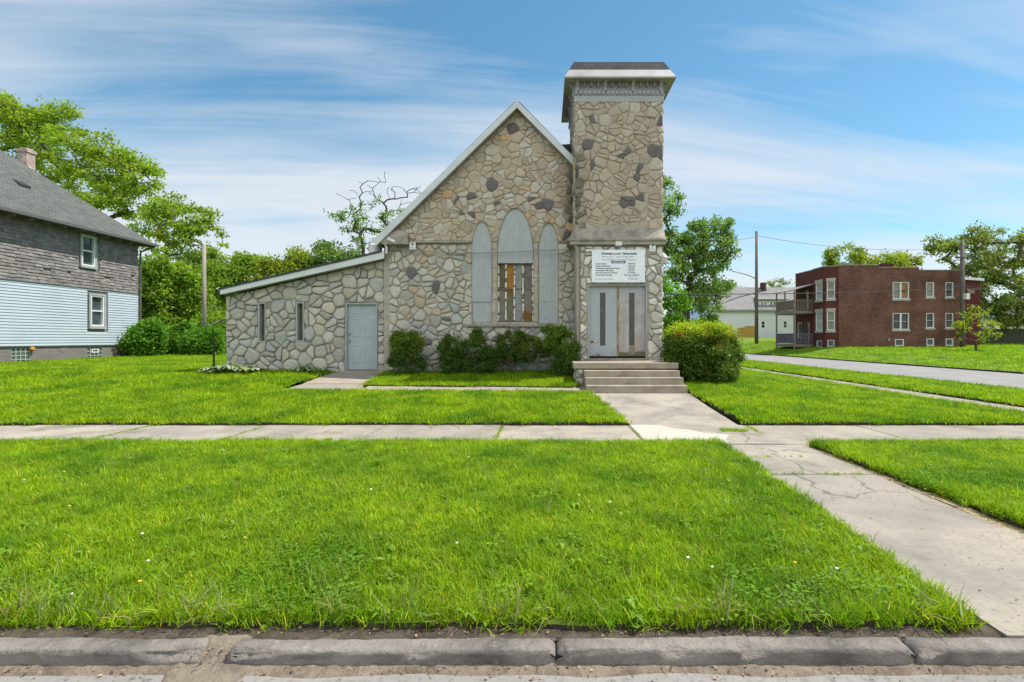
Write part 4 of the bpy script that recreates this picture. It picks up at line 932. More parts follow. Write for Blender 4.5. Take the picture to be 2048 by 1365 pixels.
SX = [-26.9,-24.9,-22.9,-20.9,-18.9,-16.9,-14.9,-12.9,-10.9,-8.8,-6.8,-4.8,-2.75,-.74,1.44,3.42,5.4,7.3,9.2,11.2,13.4]
g = .008
slabs('pavement', [[(a+g, 7.12), (b-g, 7.12), (b-g, 8.67), (a+g, 8.67)] for a, b in zip(SX, SX[1:])])
o = bpy.data.objects['pavement']
slabs('front_walk', [[(1.50, 8.69), (3.36, 8.69), (3.40, 10.35), (1.30, 10.35)], [(1.30, 10.365), (3.40, 10.365), (3.50, 12.13), (1.08, 12.13)]], None, 0)
slabs('kerb_walk', [[(2.33, a+.006), (3.66, a+.006), (3.66, b-.006), (2.33, b-.006)] for a, b in ((2.515, 3.95), (3.95, 5.55), (5.55, 6.35), (6.35, 7.11))])
mb = MB(); pp = [(1.47, 7.13), (2.62, 7.13), (2.70, 7.45), (2.86, 7.75), (2.72, 7.83), (2.5, 7.93), (2.36, 8.2), (2.12, 8.32), (1.98, 8.64), (1.47, 8.66)]
mb.slab(Frame((0,0,0), (1,0,0), (0,1,0), (0,0,1)), pp, [], .001, .012); struct(mb.build('pavement_patch', mat('fresh pale concrete', (.43, .405, .35), .9, var=(5, (.40, .375, .32), .4, .7), bump=(60, .3, .005))))
slabs('side_pavement', [[(9.35, 8.7+1.6*i+g), (10.45, 8.7+1.6*i+g), (10.45, 10.3+1.6*i-g), (9.35, 10.3+1.6*i-g)] for i in range(24)])
slabs('side_path', [[(-6.45, 13.3), (-4.75, 13.3), (-4.75, 15.05), (-6.45, 15.05)], [(-6.6, 12.35), (-4.6, 12.2), (-4.75, 13.29), (-6.45, 13.29)]] + [[(-4.6+1.4*i+g, 12.2-.03*i), (-3.2+1.4*i-g, 12.17-.03*i), (-3.2+1.4*i-g, 13.0-.06*i), (-4.6+1.4*i+g, 13.06-.06*i)] for i in range(4)], mat('brownish concrete', (.34, .30, .25), .93, attr=True, var=(2.5, (.24, .21, .175), .4, .7), bump=(50, .4, .008)), .012)
struct(sheet('side_road', [(13.6, 2.0), (20.7, 2.0), (20.7, 75), (13.6, 75)], mat('side road asphalt', (.22, .212, .208), .93, var=(.8, (.27, .262, .258), .4, .65), var2=(24, (.20, .19, .185), .5, .75), bump=(90, .4, .006)), lambda x, y: H(x, y)-.03, 1.0))
struct(sheet('sand_strip', [(3.655, 2.9), (3.80, 2.9), (3.82, 7.1), (3.665, 7.1)], M['sand'], lambda x, y: -.004 + .012*noise.noise(Vector((x*5, y*2.1, 3))) + .008*noise.noise(Vector((x*20, y*12, 0))), .08))
# lawns: raised sods with a cut soil edge
LIFT = 0.045
def lz_(x, y): return H(x, y) + LIFT + 0.018*noise.noise(Vector((x*.9, y*.9, 0))) + .008*noise.noise(Vector((x*4, y*4, 2)))
LAWNS = {}
def lawn(name, poly, step, skirt=.09, zf=lz_): LAWNS[name] = sheet('lawn', poly, M['lawn'], zf, step, skirt, M['soil'], jit=.035 if skirt else 0)
def lzv(x, y): return lz_(x, y) - LIFT*.75*(1-sstep(2.6, 3.6, y))
lawn('verge', [(-13, 2.635), (2.26, 2.62), (2.36, 4.5), (2.47, 7.10), (-13, 7.10)], .18, zf=lzv)
lawn('verge_right', [(3.82, 2.62), (9.3, 2.62), (9.3, 7.08), (3.72, 7.08)], .25, zf=lzv)
lawn('front', [(-40, 8.69), (1.44, 8.69), (1.24, 10.35), (1.05, 12.02), (-6.6, 12.30), (-40, 12.30)], .4)
lawn('left', [(-40, 12.305), (-9.77, 12.305), (-9.77, 48), (-40, 48)], .7, 0)
lawn('left_near', [(-9.765, 12.305), (-6.62, 12.305), (-6.48, 15.29), (-9.765, 15.29)], .4, 0)
lawn('bed', [(-4.72, 13.02), (0.70, 12.72), (0.84, 13.05), (.84, 15.1), (-4.72, 15.1)], .3)
lawn('right', [(3.42, 8.70), (9.33, 8.70), (9.33, 46), (3.53, 46), (3.52, 12.1)], .5)
lawn('strip', [(10.5, 8.7), (13.5, 8.7), (13.5, 60), (10.5, 60)], .6)
lawn('far', [(20.8, 4), (75, 4), (75, 78), (20.8, 78)], 1.5)

# ================================================================== windows used on the houses
def win(parent, F, u0, u1, v0, v1, fm, gm, fw=.07, cols=1, rail=True, sill=None, head=None, casing=None, label=None, depth=.10, curtain=None, name='window'):
    mb = MB()
    if casing: 
        cm, cw = casing; mb.mi = 1
        mb.fbox(F, u0-cw, u0, v0-cw, v1+cw, -.01, .05); mb.fbox(F, u1, u1+cw, v0-cw, v1+cw, -.01, .05); mb.fbox(F, u0, u1, v1, v1+cw, -.01, .05); mb.fbox(F, u0-cw*1.2, u1+cw*1.2, v0-cw*1.5, v0-.001, -.01, .075); mb.mi = 0
    n0, n1 = -depth, (.03 if casing else -.02)
    mb.fbox(F, u0, u0+fw, v0, v1, n0, n1); mb.fbox(F, u1-fw, u1, v0, v1, n0, n1); mb.fbox(F, u0+fw, u1-fw, v0, v0+fw, n0, n1); mb.fbox(F, u0+fw, u1-fw, v1-fw, v1, n0, n1)
    for c in range(1, cols): u = u0 + (u1-u0)*c/cols; mb.fbox(F, u-fw, u+fw, v0+fw, v1-fw, n0, n1)
    if rail: rh = .012 if rail == 'thin' else .03; mb.fbox(F, u0+fw, u1-fw, (v0+v1)/2-rh, (v0+v1)/2+rh, n0, n1-.02)
    w = mb.build(name, [fm, casing[0] if casing else fm], parent)
    if label: w['label'] = label
    for c in range(cols):
        a, b = u0 + (u1-u0)*c/cols, u0 + (u1-u0)*(c+1)/cols
        mb = MB(); mb.fbox(F, a+fw*.5, b-fw*.5, v0+fw*.5, v1-fw*.5, n0-.01, n0+.02); mb.build('pane', (gm[c] if isinstance(gm, (list, tuple)) else gm), w)
    for q, m_, ov in ((sill, M['limestone'], .08), (head, M['limestone'], .06)):
        if q:
            mb = MB(); (z0, z1) = q; mb.fbox(F, u0-ov, u1+ov, z0, z1, -.05, .05); mb.build('sill' if q is sill else 'lintel', m_, w, bevel=.008)
    return w
M['blind'] = mat('drawn blind behind glass', (.26, .25, .21), .35, spec=.5, var=(2, (.20, .19, .16), .4, .7))
M['curtain'] = mat('white curtain behind glass', (.42, .41, .39), .4, spec=.5, var=(9, (.28, .27, .26), .4, .7), stretch=(4, 4, .4))
M['orangeblind'] = mat('orange curtain behind glass', (.30, .13, .05), .4, spec=.5, var=(3, (.12, .05, .04), .45, .62))
M['skyglass'] = mat('reflective glass', (.06, .08, .09), .05, spec=.9)
M['glassblock'] = mat('glass block', (.10, .15, .145), .12, spec=.6)

# ================================================================== LEFT HOUSE
HX = -20.6
lh = thing('shingled_house', 'two storey house with grey shingles above pale blue siding and hipped roof', 'house', (-25, 19, .5))
FR = facing_right(HX)
y0h, y1h = 14.2, 25.3
def hy(px): return -HX / ((1090-px)/1000)
def hz(py, y): return EYE - (py-678)*y/1000
zf, zs_, zt_, ze = 0.3, 1.24, 3.76, 6.42
wu = (hy(162.5), hy(189.5), 4.78, 6.13); wl2 = (hy(180.5), hy(207), 2.08, 3.48)
gb1 = (hy(24), hy(62), .53, 1.13); gb2 = (hy(175), hy(206), .56, 1.10)
rc = lambda w: [(w[0], w[2]), (w[1], w[2]), (w[1], w[3]), (w[0], w[3])]
mb = MB(); mb.slab(FR, [(y0h, zf), (y1h, zf), (y1h, zs_-.01), (y0h, zs_-.01)], [rc(gb1), rc(gb2)], -.25, -.03)
mb.box(-29.4, HX-.25, y1h-.2, y1h-.03, zf, zs_); mb.box(-29.4, -29.2, y0h, y1h, zf, zs_); mb.box(-29.4, HX-.25, y0h+.03, y0h+.2, zf, zs_)
mb.tube([FR(21.42, 1.06, -.05), FR(21.42, 1.06, -.022)], .17, 20)
mb.build('foundation', M['greybrick'], lh)
mb = MB(); mb.slab(FR, [(y0h, zs_), (y1h, zs_), (y1h, ze), (y0h, ze)], [rc(wu), rc(wl2)], -.25, -.03); mb.box(-29.4, HX-.26, y1h-.2, y1h, zs_, ze); mb.box(-29.4, -29.2, y0h, y1h, zs_, ze); mb.box(-29.4, HX-.26, y0h, y0h+.2, zs_, ze)
mb.build('wall', M['shake'], lh)
mb = MB(); z = zs_ - .02; k = 0                       # lapped vinyl boards
while z < zt_ - .02:
    z1 = min(z + .118, zt_)
    for a, b in ([(y0h, wl2[0]-.16), (wl2[1]+.22, y1h+.01)] if (z1 > wl2[2]-.22 and z < wl2[3]+.14) else [(y0h, y1h+.01)]):
        mb.add([FR(a, z, .022), FR(b, z, .022), FR(b, z1, .002), FR(a, z1, .002), FR(a, z, -.03), FR(b, z, -.03), FR(b, z1, -.03), FR(a, z1, -.03)], [(0,1,2,3), (4,0,3,7), (1,5,6,2), (4,5,1,0), (3,2,6,7)])
    z = z1
mb.build('siding', M['siding'], lh)
mb = MB(); mb.fbox(FR, y0h, y1h+.02, zt_-.01, zt_+.035, -.03, .035); mb.fbox(FR, y0h, y1h+.01, zs_-.07, zs_-.025, -.03, .012); mb.build('band_trim', mat('dark grey trim', (.10, .10, .105), .8), lh)
mb = MB(); rg = random.Random(6); z = zt_ + .03; row = 0   # shingle courses
while z < ze:
    y = y0h - rg.uniform(0, .25)
    while y < y1h:
        w = rg.uniform(.16, .34); a, b = max(y, y0h), min(y+w-.006, y1h); y += w
        if b - a < .03: continue
        if (z+.13 > wu[2]-.16 and z < wu[3]+.1 and b > wu[0]-.12 and a < wu[1]+.16): continue
        if rg.random() < (.03 if z < 4.9 else .006): continue
        sag = rg.choice((0, 0, 0, 0, rg.uniform(-.03, .012))) * (1.6 if z < 4.6 else .7); t = .026 + rg.uniform(-.004, .014); dd = rg.uniform(-.008, .008)
        c = rg.uniform(.72, 1.18); c = (c*rg.uniform(.98, 1.04), c, c*rg.uniform(.98, 1.04))
        mb.add([FR(a, z+sag, t), FR(b, z+sag+dd, t), FR(b, z+.15, .004), FR(a, z+.15, .004), FR(a, z+sag, -.03), FR(b, z+sag+dd, -.03)], [(0,1,2,3), (4,5,1,0), (0,3,4), (1,5,2)], col=c)
    z += .128; row += 1
mb.build('shingle_courses', M['shake'], lh)
win(lh, FR, *wu, M['whitepaint'], M['skyglass'], fw=.06, casing=(M['greytrim'], .07), label='upper white sash window among the shingles')
win(lh, FR, *wl2, M['whitepaint'], [M['skyglass']], fw=.06, casing=(M['greytrim'], .085), label='lower white sash window in the blue siding')
for gb, nu, lab in ((gb1, 4, 'glass block basement window of clear square blocks'), (gb2, 4, 'glass block basement window with a small white vent')):
    mb = MB(); u0, u1, v0, v1 = gb; nv = 4 if nu == 4 and gb is gb1 else 3
    for i in range(nu+1): u = u0 + (u1-u0)*i/nu; mb.fbox(FR, u-.014, u+.014, v0, v1, -.14, -.035)
    for j in range(nv+1): v = v0 + (v1-v0)*j/nv; mb.fbox(FR, u0, u1, v-.012, v+.012, -.138, -.036)
    mb.fbox(FR, u0-.1, u1+.1, v0-.06, v0-.014, -.1, .03)
    f = mb.build('glass_block_window', mat('pale mortar', (.40, .42, .40), .8), lh); f['label'] = lab
    mb = MB(); mb.fbox(FR, u0, u1, v0, v1, -.16, -.06); mb.build('glass_blocks', M['glassblock'], f)
    if gb is gb2: 
        mb = MB(); a, b = u0+(u1-u0)*.30, u0+(u1-u0)*.76; mb.slab(FR, [(a, v0+.30), (b, v0+.30), (b, v0+.47), (a, v0+.47)], [[(a+.05, v0+.335), (b-.05, v0+.335), (b-.05, v0+.435), (a+.05, v0+.435)]], -.05, -.02); mb.build('vent_frame', M['whitepaint'], f)
mb = MB(); rg = random.Random(5)
bm = bmesh.new(); bmesh.ops.create_icosphere(bm, subdivisions=2, radius=.085)
for v in bm.verts: v.co *= 1 + .35*noise.noise(v.co*14)
mb.add([FR(hy(64)-.02, 1.10, .03) + v.co for v in bm.verts], [[v.index for v in f.verts] for f in bm.faces]); bm.free()
mb.build('foam_plug', mat('orange foam', (.50, .21, .03), .9), lh)
# hipped roof
E_ = .50; rx0, rx1, ry0, ry1 = -29.4-E_, HX+E_, y0h-E_, y1h+E_; zr0 = 6.36; hw = (rx1-rx0)/2; sl = .90
mb = MB(); xm = (rx0+rx1)/2; zr = zr0 + hw*sl
ya, yb = ry0+hw, ry1-hw
A = [(rx0,ry0,zr0),(rx1,ry0,zr0),(rx1,ry1,zr0),(rx0,ry1,zr0)]; R_ = [(xm, ya, zr), (xm, yb, zr)]
mb.add(A+R_, [(0,1,4), (1,2,5,4), (2,3,5), (3,0,4,5)]); mb.add([(x, y, z-.10) for x, y, z in A], [(3,2,1,0)])
mb.build('roof', M['greyshingle'], lh)
mb = MB()
def gut(a, b, n):
    a, b, n = Vector(a), Vector(b), Vector(n); P = [a, b, b+n*.09, a+n*.09]; P2 = [p + Vector((0,0,-.12)) for p in P]
    mb.hexa([*P2, *P])
gut((rx1, ry0-.05, zr0+.02), (rx1, ry1+.09, zr0+.02), (1,0,0)); gut((rx0, ry1, zr0+.02), (rx1, ry1, zr0+.02), (0,1,0))
mb.build('gutter', mat('dark gutter', (.12, .12, .12), .6), lh, fixn=True)
mb = MB(); mb.tube([(rx1-.02, ry1+.02, zr0-.1), (HX+.1, y1h+.06, zr0-.45), (HX+.06, y1h+.08, zr0-.8), (HX+.06, y1h+.08, .7)], .045, 8); mb.build('downspout', mat('dark gutter2', (.12, .12, .12), .6), lh)
M['eave'] = mat('eave wood', (.17, .165, .165), .8)
for i in range(16): y = ry0 + .5 + i*.68; pbox('rafter_tail', M['eave'], lh, HX, rx1-.06, y, y+.07, zr0-.19, zr0-.101)
vy, vx = 20.4, None
zvent = lambda x: zr0 + (rx1-x)*sl
xv = -21.9; P = Vector((xv, 20.9, zvent(xv)))
mb = MB(); mb.hexa([P+Vector(q) for q in ((-.16,-.22,.02),(.20,-.22,-.24),(.20,.22,-.24),(-.16,.22,.02),(-.16,-.22,.16),(.20,-.22,-.06),(.20,.22,-.06),(-.16,.22,.16))]); mb.build('roof_vent', M['blackmetal'], lh, fixn=True, bevel=.02)
c0 = at(52, 300, 23.9)
mb = MB(); mb.box(c0.x-.30, c0.x+.14, 23.8, 24.2, 6.9, 10.40); mb.box(c0.x-.34, c0.x+.18, 23.76, 24.24, 10.40, 10.55); mb.box(c0.x-.26, c0.x+.10, 23.84, 24.16, 10.55, 10.62); mb.build('chimney', M['chimbrick'], lh)

# ================================================================== BRICK APARTMENT
ap = thing('brick_apartment', 'two storey dark brick apartment building with stepped parapet and corner bay', 'building', (31, 44, .75))
DB = 44.0; FB = front(DB); bx = lambda p: lx(p, DB); bz = lambda p: lz(p, DB)
zg = .45
BW, BE = bx(1677.5), bx(1922)
WN = []
def wz(a, b): return bz(a), bz(b)
spec = [('double', 1785.5, 1818.5, 564.5, 598), ('one', 1852.5, 1868.5, 565, 594.5), ('one', 1891, 1907, 565, 594.5), ('double', 1785.5, 1818.5, 626.5, 659.5), ('one', 1852.5, 1868.5, 626.5, 656), ('one', 1891, 1907, 626.5, 656), ('base', 1790, 1808, 678.5, 692.5), ('base', 1853, 1868.5, 677.5, 692), ('base', 1891.5, 1907, 677.5, 692)]
holes = [[(bx(a), bz(d)), (bx(b), bz(d)), (bx(b), bz(c)), (bx(a), bz(c))] for _, a, b, c, d in spec]
pz1, pz2, pz3 = bz(531.3), bz(536), bz(541.5)
mb = MB(); mb.slab(FB, [(BW, zg), (BE, zg), (BE, pz3), (bx(1838), pz3), (bx(1838), pz2), (bx(1757), pz2), (bx(1757), pz1), (BW, pz1)], holes, -.3, 0)
mb.box(BE-.3, BE, DB+.3, 50.3, zg, pz3); mb.box(25.6, BE-.3, 50.0, 50.3, zg, pz3-.3)
mb.build('side_wall', M['redbrick'], ap)
mb = MB(); mb.hexa([(25.6,44.35,pz3-.9),(BE-.3,44.35,pz3-.9),(BE-.3,50,pz3-.9),(25.6,50,pz3-.9),(25.6,44.35,pz3-.75),(BE-.3,44.35,pz3-.75),(BE-.3,50,pz3-.75),(25.6,50,pz3-.75)]); mb.build('flat_roof', M['shingle'], ap)
mb = MB(); 
for a, b, z in ((BW-.05, bx(1757), pz1), (bx(1757), bx(1838), pz2), (bx(1838), BE+.04, pz3)): mb.box(a, b, DB-.05, DB+.34, z+.002, z+.07)
mb.build('parapet_coping', mat('grey coping', (.30, .28, .27), .8), ap)
vals = [M['blind'], M['curtain'], M['glass'], M['orangeblind']]
for i, (kind, a, b, c, d) in enumerate(spec):
    if kind == 'base':
        win(ap, FB, bx(a), bx(b), bz(d), bz(c), M['whitepaint'], mat('barred basement glass', (.16, .165, .18), .4, var=(9, (.07, .07, .08), .45, .55), stretch=(6, 1, .1)), fw=.08, rail=False, depth=.14, name='basement_window')
    else:
        up_ = c < 600
        g_ = ([M['blind'], M['orangeblind']] if up_ else [M['glass'], M['glass']]) if kind == 'double' else ([M['blind']] if (up_ and i == 1) else [M['glass']])
        z0, z1 = bz(d), bz(c)
        win(ap, FB, bx(a), bx(b), z0, z1, M['whitepaint'], g_, fw=.062, cols=2 if kind == 'double' else 1, rail='thin', sill=(z0-.17, z0-.003), depth=.16)
# corner bay and recessed entrance front, as faces between plan points
def facet(p, q): 
    p, q = Vector((*p, 0)), Vector((*q, 0)); U = (q-p).normalized(); return Frame(p, U, (0,0,1), U.cross(Vector((0,0,1)))), (q-p).length
Pb = [(25.2, 50.3), (25.3, 46.55), (24.95, 46.5), (24.95, 44.62), (BW-.003, DB+.02)]
def fac_u(fr, L_, px):     # where the pixel ray meets the facet
    k = (px-1090)/1000; o_, U = fr.o, fr.U; t = (o_.x - k*o_.y)/(k*U.y - U.x); return min(max(t, .05), L_-.05)
for j, (p, q) in enumerate(zip(Pb, Pb[1:])):
    fr, L_ = facet(p, q)
    mb = MB(); hl = []
    wins = []
    if j == 2: u0, u1 = fac_u(fr, L_, 1631), fac_u(fr, L_, 1645); wins = [(u0, u1, 5.03, 6.60), (u0, u1, 2.25, 3.95), (u0+.15, u1-.05, .75, 1.35)]
    if j == 3: u0, u1 = fac_u(fr, L_, 1653.5), fac_u(fr, L_, 1670); wins = [(u0, u1, 5.05, 6.62), (u0, u1, 2.25, 3.95), (u0+.05, u1-.05, .80, 1.40)]
    if j == 0: wins = [(1.7, 2.6, .98, 3.1), (.4, 1.2, 1.6, 3.1), (1.5, 2.4, 4.25, 6.2), (2.9, 3.5, 4.6, 6.1)]
    if j in (0, 2, 3): mb.slab(fr, [(0, zg), (L_, zg), (L_, pz1-.02*j), (0, pz1-.02*j)], [rc(w) for w in wins], -.3, 0)
    else: mb.slab(fr, [(0, zg), (L_, zg), (L_, pz1-.03), (0, pz1-.03)], [], -.2, 0)
    mb.build('bay_wall' if j else 'entrance_wall', M['darkbrick'], ap)
    if j in (0, 2, 3):
        mb = MB(); mb.fbox(fr, 0, L_, pz1-.02*j+.002, pz1-.02*j+.08, -.3, .06); mb.build('parapet_coping', bpy.data.materials['grey coping'], ap)
    for w in wins:
        if j == 0: win(ap, fr, *w, M['whitepaint'] if w[2] < 2 and w[0] < 1.3 else M['porchwood'], M['glass'], fw=.07, rail=False, depth=.15, name='porch_door' if w[2] in (.98, 4.25) else 'window')
        elif w[2] < 1: win(ap, fr, *w, M['whitepaint'], bpy.data.materials['barred basement glass'], fw=.06, rail=False, depth=.12, name='basement_window')
        else: win(ap, fr, *w, M['whitepaint'], M['curtain'] if j == 2 else M['blind'], fw=.075, sill=(w[2]-.2, w[2]-.003), head=(w[3]+.003, w[3]+.26), depth=.14)
# two tier porch
px0, px1, py0, py1 = 23.25, 25.2, 46.62, 50.3
mb = MB(); mb.hexa([(px0-.25,py0-.15,5.98),(px1+.05,py0-.15,6.62),(px1+.05,py1+.1,6.62),(px0-.25,py1+.1,5.98),(px0-.25,py0-.15,6.08),(px1+.05,py0-.15,6.72),(px1+.05,py1+.1,6.72),(px0-.25,py1+.1,6.08)])
mb.build('porch_roof', mat('pale porch roofing', (.34, .32, .31), .8, var=(5, (.24, .23, .22), .4, .7)), ap)
pbox('porch_deck', M['porchwood'], ap, px0-.1, px1+.05, py0-.1, py1, 3.86, 4.12); pbox('porch_floor', M['porchwood'], ap, px0-.05, px1+.05, py0-.05, py1, .74, .98)
for (x, y) in ((px0, py0), (px0, py1-.1), (px0, (py0+py1)/2)):
    if y != (py0+py1)/2: pbox('porch_post', M['porchwood'], ap, x-.06, x+.06, y-.06, y+.06, zg, 3.86)
    pbox('porch_post', M['porchwood'], ap, x-.05, x+.05, y-.05, y+.05, 4.12, 6.0)
for z in (.98, 4.12):
    mb = MB()
    mb.box(px0, px1, py0-.04, py0+.04, z+.95, z+1.02); mb.box(px0-.04, px0+.04, py0, py1-.1, z+.95, z+1.02); mb.box(px0, px1, py0-.03, py0+.03, z+.10, z+.15); mb.box(px0-.03, px0+.03, py0, py1-.1, z+.10, z+.15)
    for i in range(13): x = px0+.12+(px1-px0-.2)*i/12; mb.box(x-.025, x+.025, py0-.025, py0+.025, z+.15, z+.95)
    for i in range(24): y = py0+.12+(py1-py0-.3)*i/23; mb.box(px0-.025, px0+.025, y-.025, y+.025, z+.15, z+.95)
    mb.build('porch_railing', M['porchwood'] if z > 2 else mat('greyish purple railing', (.17, .15, .19), .8), ap)
mb = MB(); mb.box(bx(1789), bx(1810), 45.5, 46.6, 7.0, lz(527, 45.5)); mb.build('chimney', M['darkbrick'], ap)
wx0, wx1 = BE-.001, lx(1961, 47)
mb = MB(); mb.box(BE, wx1, 47, 50.2, .4, lz(560, 47)); mb.build('rear_wing', mat('deep red boards', (.115, .018, .020), .75, var=(2, (.085, .014, .016), .4, .7)), ap)
mb = MB(); mb.hexa([(BE,46.8,lz(556,46.8)),(wx1+.2,46.8,lz(562,46.8)),(wx1+.2,50.3,lz(562,46.8)),(BE,50.3,lz(556,46.8)),(BE,46.8,lz(551,46.8)),(wx1+.2,46.8,lz(557,46.8)),(wx1+.2,50.3,lz(557,46.8)),(BE,50.3,lz(551,46.8))]); mb.build('wing_roof', M['whitepaint'], ap)
mb = MB(); mb.fbox(front(47), lx(1933, 47), lx(1947, 47), lz(588, 47), lz(578, 47), 0, .12); mb.build('wing_window', M['porchwood'], ap)
mb = MB(); mb.tube([FB(bx(1776.5), bz(680), 0), FB(bx(1776.5), bz(680), .10)], .16, 18); mb.mi = 1; mb.tube([FB(bx(1776.5), bz(680), .09), FB(bx(1776.5), bz(680), .11)], .10, 14); mb.build('round_vent', [M['darkpole'], M['greymetal']], ap)

# ================================================================== WHITE HOUSE beyond the corner
wh = thing('white_house', 'long pale house with grey roof and a low dormer beyond the street', 'house', (33, 80, 1.7))
W0, W1_, WD = 27.4, 46.0, 80.0; FW = front(WD)
we, wr = lz(619.5, WD), lz(575, WD+4.5)
ww_ = [(lx(1522, WD), lx(1531, WD), lz(657.5, WD), lz(642, WD)), (lx(1566, WD), lx(1575, WD), lz(657, WD), lz(642, WD))]
mb = MB(); mb.slab(FW, [(W0, 1.2), (W1_, 1.2), (W1_, we), (W0, we)], [rc(w) for w in ww_], -.2, 0); mb.slab(facing_left(W0), [(WD+.2, 1.2), (WD+9, 1.2), (WD+9, we), (WD+4.5, wr-.1), (WD+.2, we)], [], -.2, 0)
mb.build('wall', M['whitesiding'], wh)
for w in ww_: win(wh, FW, *w, M['whitepaint'], M['glass'], fw=.12, depth=.1)
mb = MB(); mb.add([(W0-.4,WD-.4,we-.05),(W1_,WD-.4,we-.05),(W1_,WD+4.5,wr),(W0-.4,WD+4.5,wr),(W0-.4,WD+9.4,we-.05),(W1_,WD+9.4,we-.05)], [(0,1,2,3),(3,2,5,4)]); mb.add([(W0-.4,WD-.4,we-.2),(W1_,WD-.4,we-.2),(W1_,WD+9.4,we-.2),(W0-.4,WD+9.4,we-.2)], [(3,2,1,0)]); mb.build('roof', mat('pale grey shingle', (.23, .225, .225), .9, var=(1.2, (.18, .175, .175), .4, .7), bump=(20, .4, .02)), wh)
mb = MB(); mb.box(W0-.4, W1_, WD-.45, WD-.40, we-.28, we-.02); mb.build('fascia', mat('grey fascia', (.3, .31, .30), .7), wh)
dF = front(WD+.6); d0, d1, dz0_, dz1_ = lx(1518, WD+.6), lx(1572, WD+.6), lz(616, WD+.6), lz(600.5, WD+.6)
dw = [(lx(1521, 80.6), lx(1533.5, 80.6), lz(614, 80.6), lz(604, 80.6)), (lx(1540, 80.6), lx(1553, 80.6), lz(614, 80.6), lz(603.5, 80.6))]
mb = MB(); mb.slab(dF, [(d0, dz0_), (d1, dz0_), (d1, dz1_), (d0, dz1_)], [rc(w) for w in dw], -3, 0); mb.build('dormer', M['whitesiding'], wh)
for w in dw: win(wh, dF, *w, M['whitepaint'], M['glass'], fw=.14, cols=2, rail=False, depth=.1)
mb = MB(); mb.hexa([(d0-.3,WD+.2,dz1_-.02),(d1+.3,WD+.2,dz1_-.02),(d1+.3,WD+4,dz1_+.75),(d0-.3,WD+4,dz1_+.75),(d0-.3,WD+.2,dz1_+.14),(d1+.3,WD+.2,dz1_+.14),(d1+.3,WD+4,dz1_+.9),(d0-.3,WD+4,dz1_+.9)]); mb.build('dormer_roof', bpy.data.materials['pale grey shingle'], wh)
c0 = at(1526, 575, 84); mb = MB(); mb.box(c0.x-.35, c0.x+.35, 83.6, 84.4, wr-.6, lz(566, 84)); mb.build('chimney', M['darkbrick'], wh)
# other far houses
def plain_house(name, label, x0, x1, y0, y1, z0, zw, zr, wm, rm, gm=None):
    h = thing(name, label, 'house', ((x0+x1)/2, y0, z0)); F = front(y0); n = max(1, int((x1-x0)/3)); ws = []
    for i in range(n): u = x0 + (x1-x0)*(i+.5)/n; ws.append((u-.45, u+.45, z0+1.1, z0+2.4))
    mb = MB(); mb.slab(F, [(x0, z0-.5), (x1, z0-.5), (x1, zw), (x0, zw)], [rc(w) for w in ws], -.2, 0); mb.box(x0, x0+.2, y0+.2, y1, z0-.5, zw); mb.box(x1-.2, x1, y0+.2, y1, z0-.5, zw); mb.build('wall', wm, h)
    for w in ws: win(h, F, *w, M['whitepaint'], M['glass'], fw=.1, depth=.1)
    ym = (y0+y1)/2; mb = MB(); mb.add([(x0-.4,y0-.5,zw-.1),(x1+.4,y0-.5,zw-.1),(x1+.4,ym,zr),(x0-.4,ym,zr),(x0-.4,y1+.5,zw-.1),(x1+.4,y1+.5,zw-.1)], [(0,1,2,3),(3,2,5,4),(0,3,4),(1,5,2)]); mb.build('roof', rm, h); return h
plain_house('bungalow', 'low bungalow with a blue roof glimpsed behind the large tree trunk', 17.6, 22.2, 66, 74, 1.2, 3.5, 5.4, M['whitesiding'], M['tarp'])
plain_house('pale_house', 'pale house glimpsed under the branches behind the green fence', 56, 68, 66, 76, 1.2, 4.4, 7.0, M['whitesiding'], M['greyshingle'])
mb = MB(); F = front(68)
a, b = lx(1474, 68), lx(1512, 68); mb.slab(F, [(a, lz(676, 68)), (b, lz(676, 68)), (b, lz(652.5, 68)), (lx(1490, 68), lz(652.5, 68)), (lx(1489, 68), lz(655, 68)), (a, lz(657, 68))], [], 0, .06)
tag(mb.build('plywood_hoarding', M['tan'], None, org=F((a+b)/2, lz(676, 68), 0)), 'ochre plywood hoarding in front of the long pale house', 'hoarding')
# green picket fence behind the sapling
fn = thing('picket_fence', 'dark green board fence behind the sapling at the right edge', 'fence', (50, 52, 1.0))
mb = MB(); rg = random.Random(2); x = lx(1925, 52)
while x < 62: h_ = 2.55 + rg.uniform(-.04, .04); mb.box(x, x+.15, 52, 52.03, .5, h_); x += .18
mb.build('pickets', M['fence'], fn)
mb = MB(); mb.box(lx(1925, 52), 62, 52.031, 52.08, 1.0, 1.1); mb.box(lx(1925, 52), 62, 52.031, 52.08, 2.1, 2.2); mb.build('rails', M['fence'], fn)

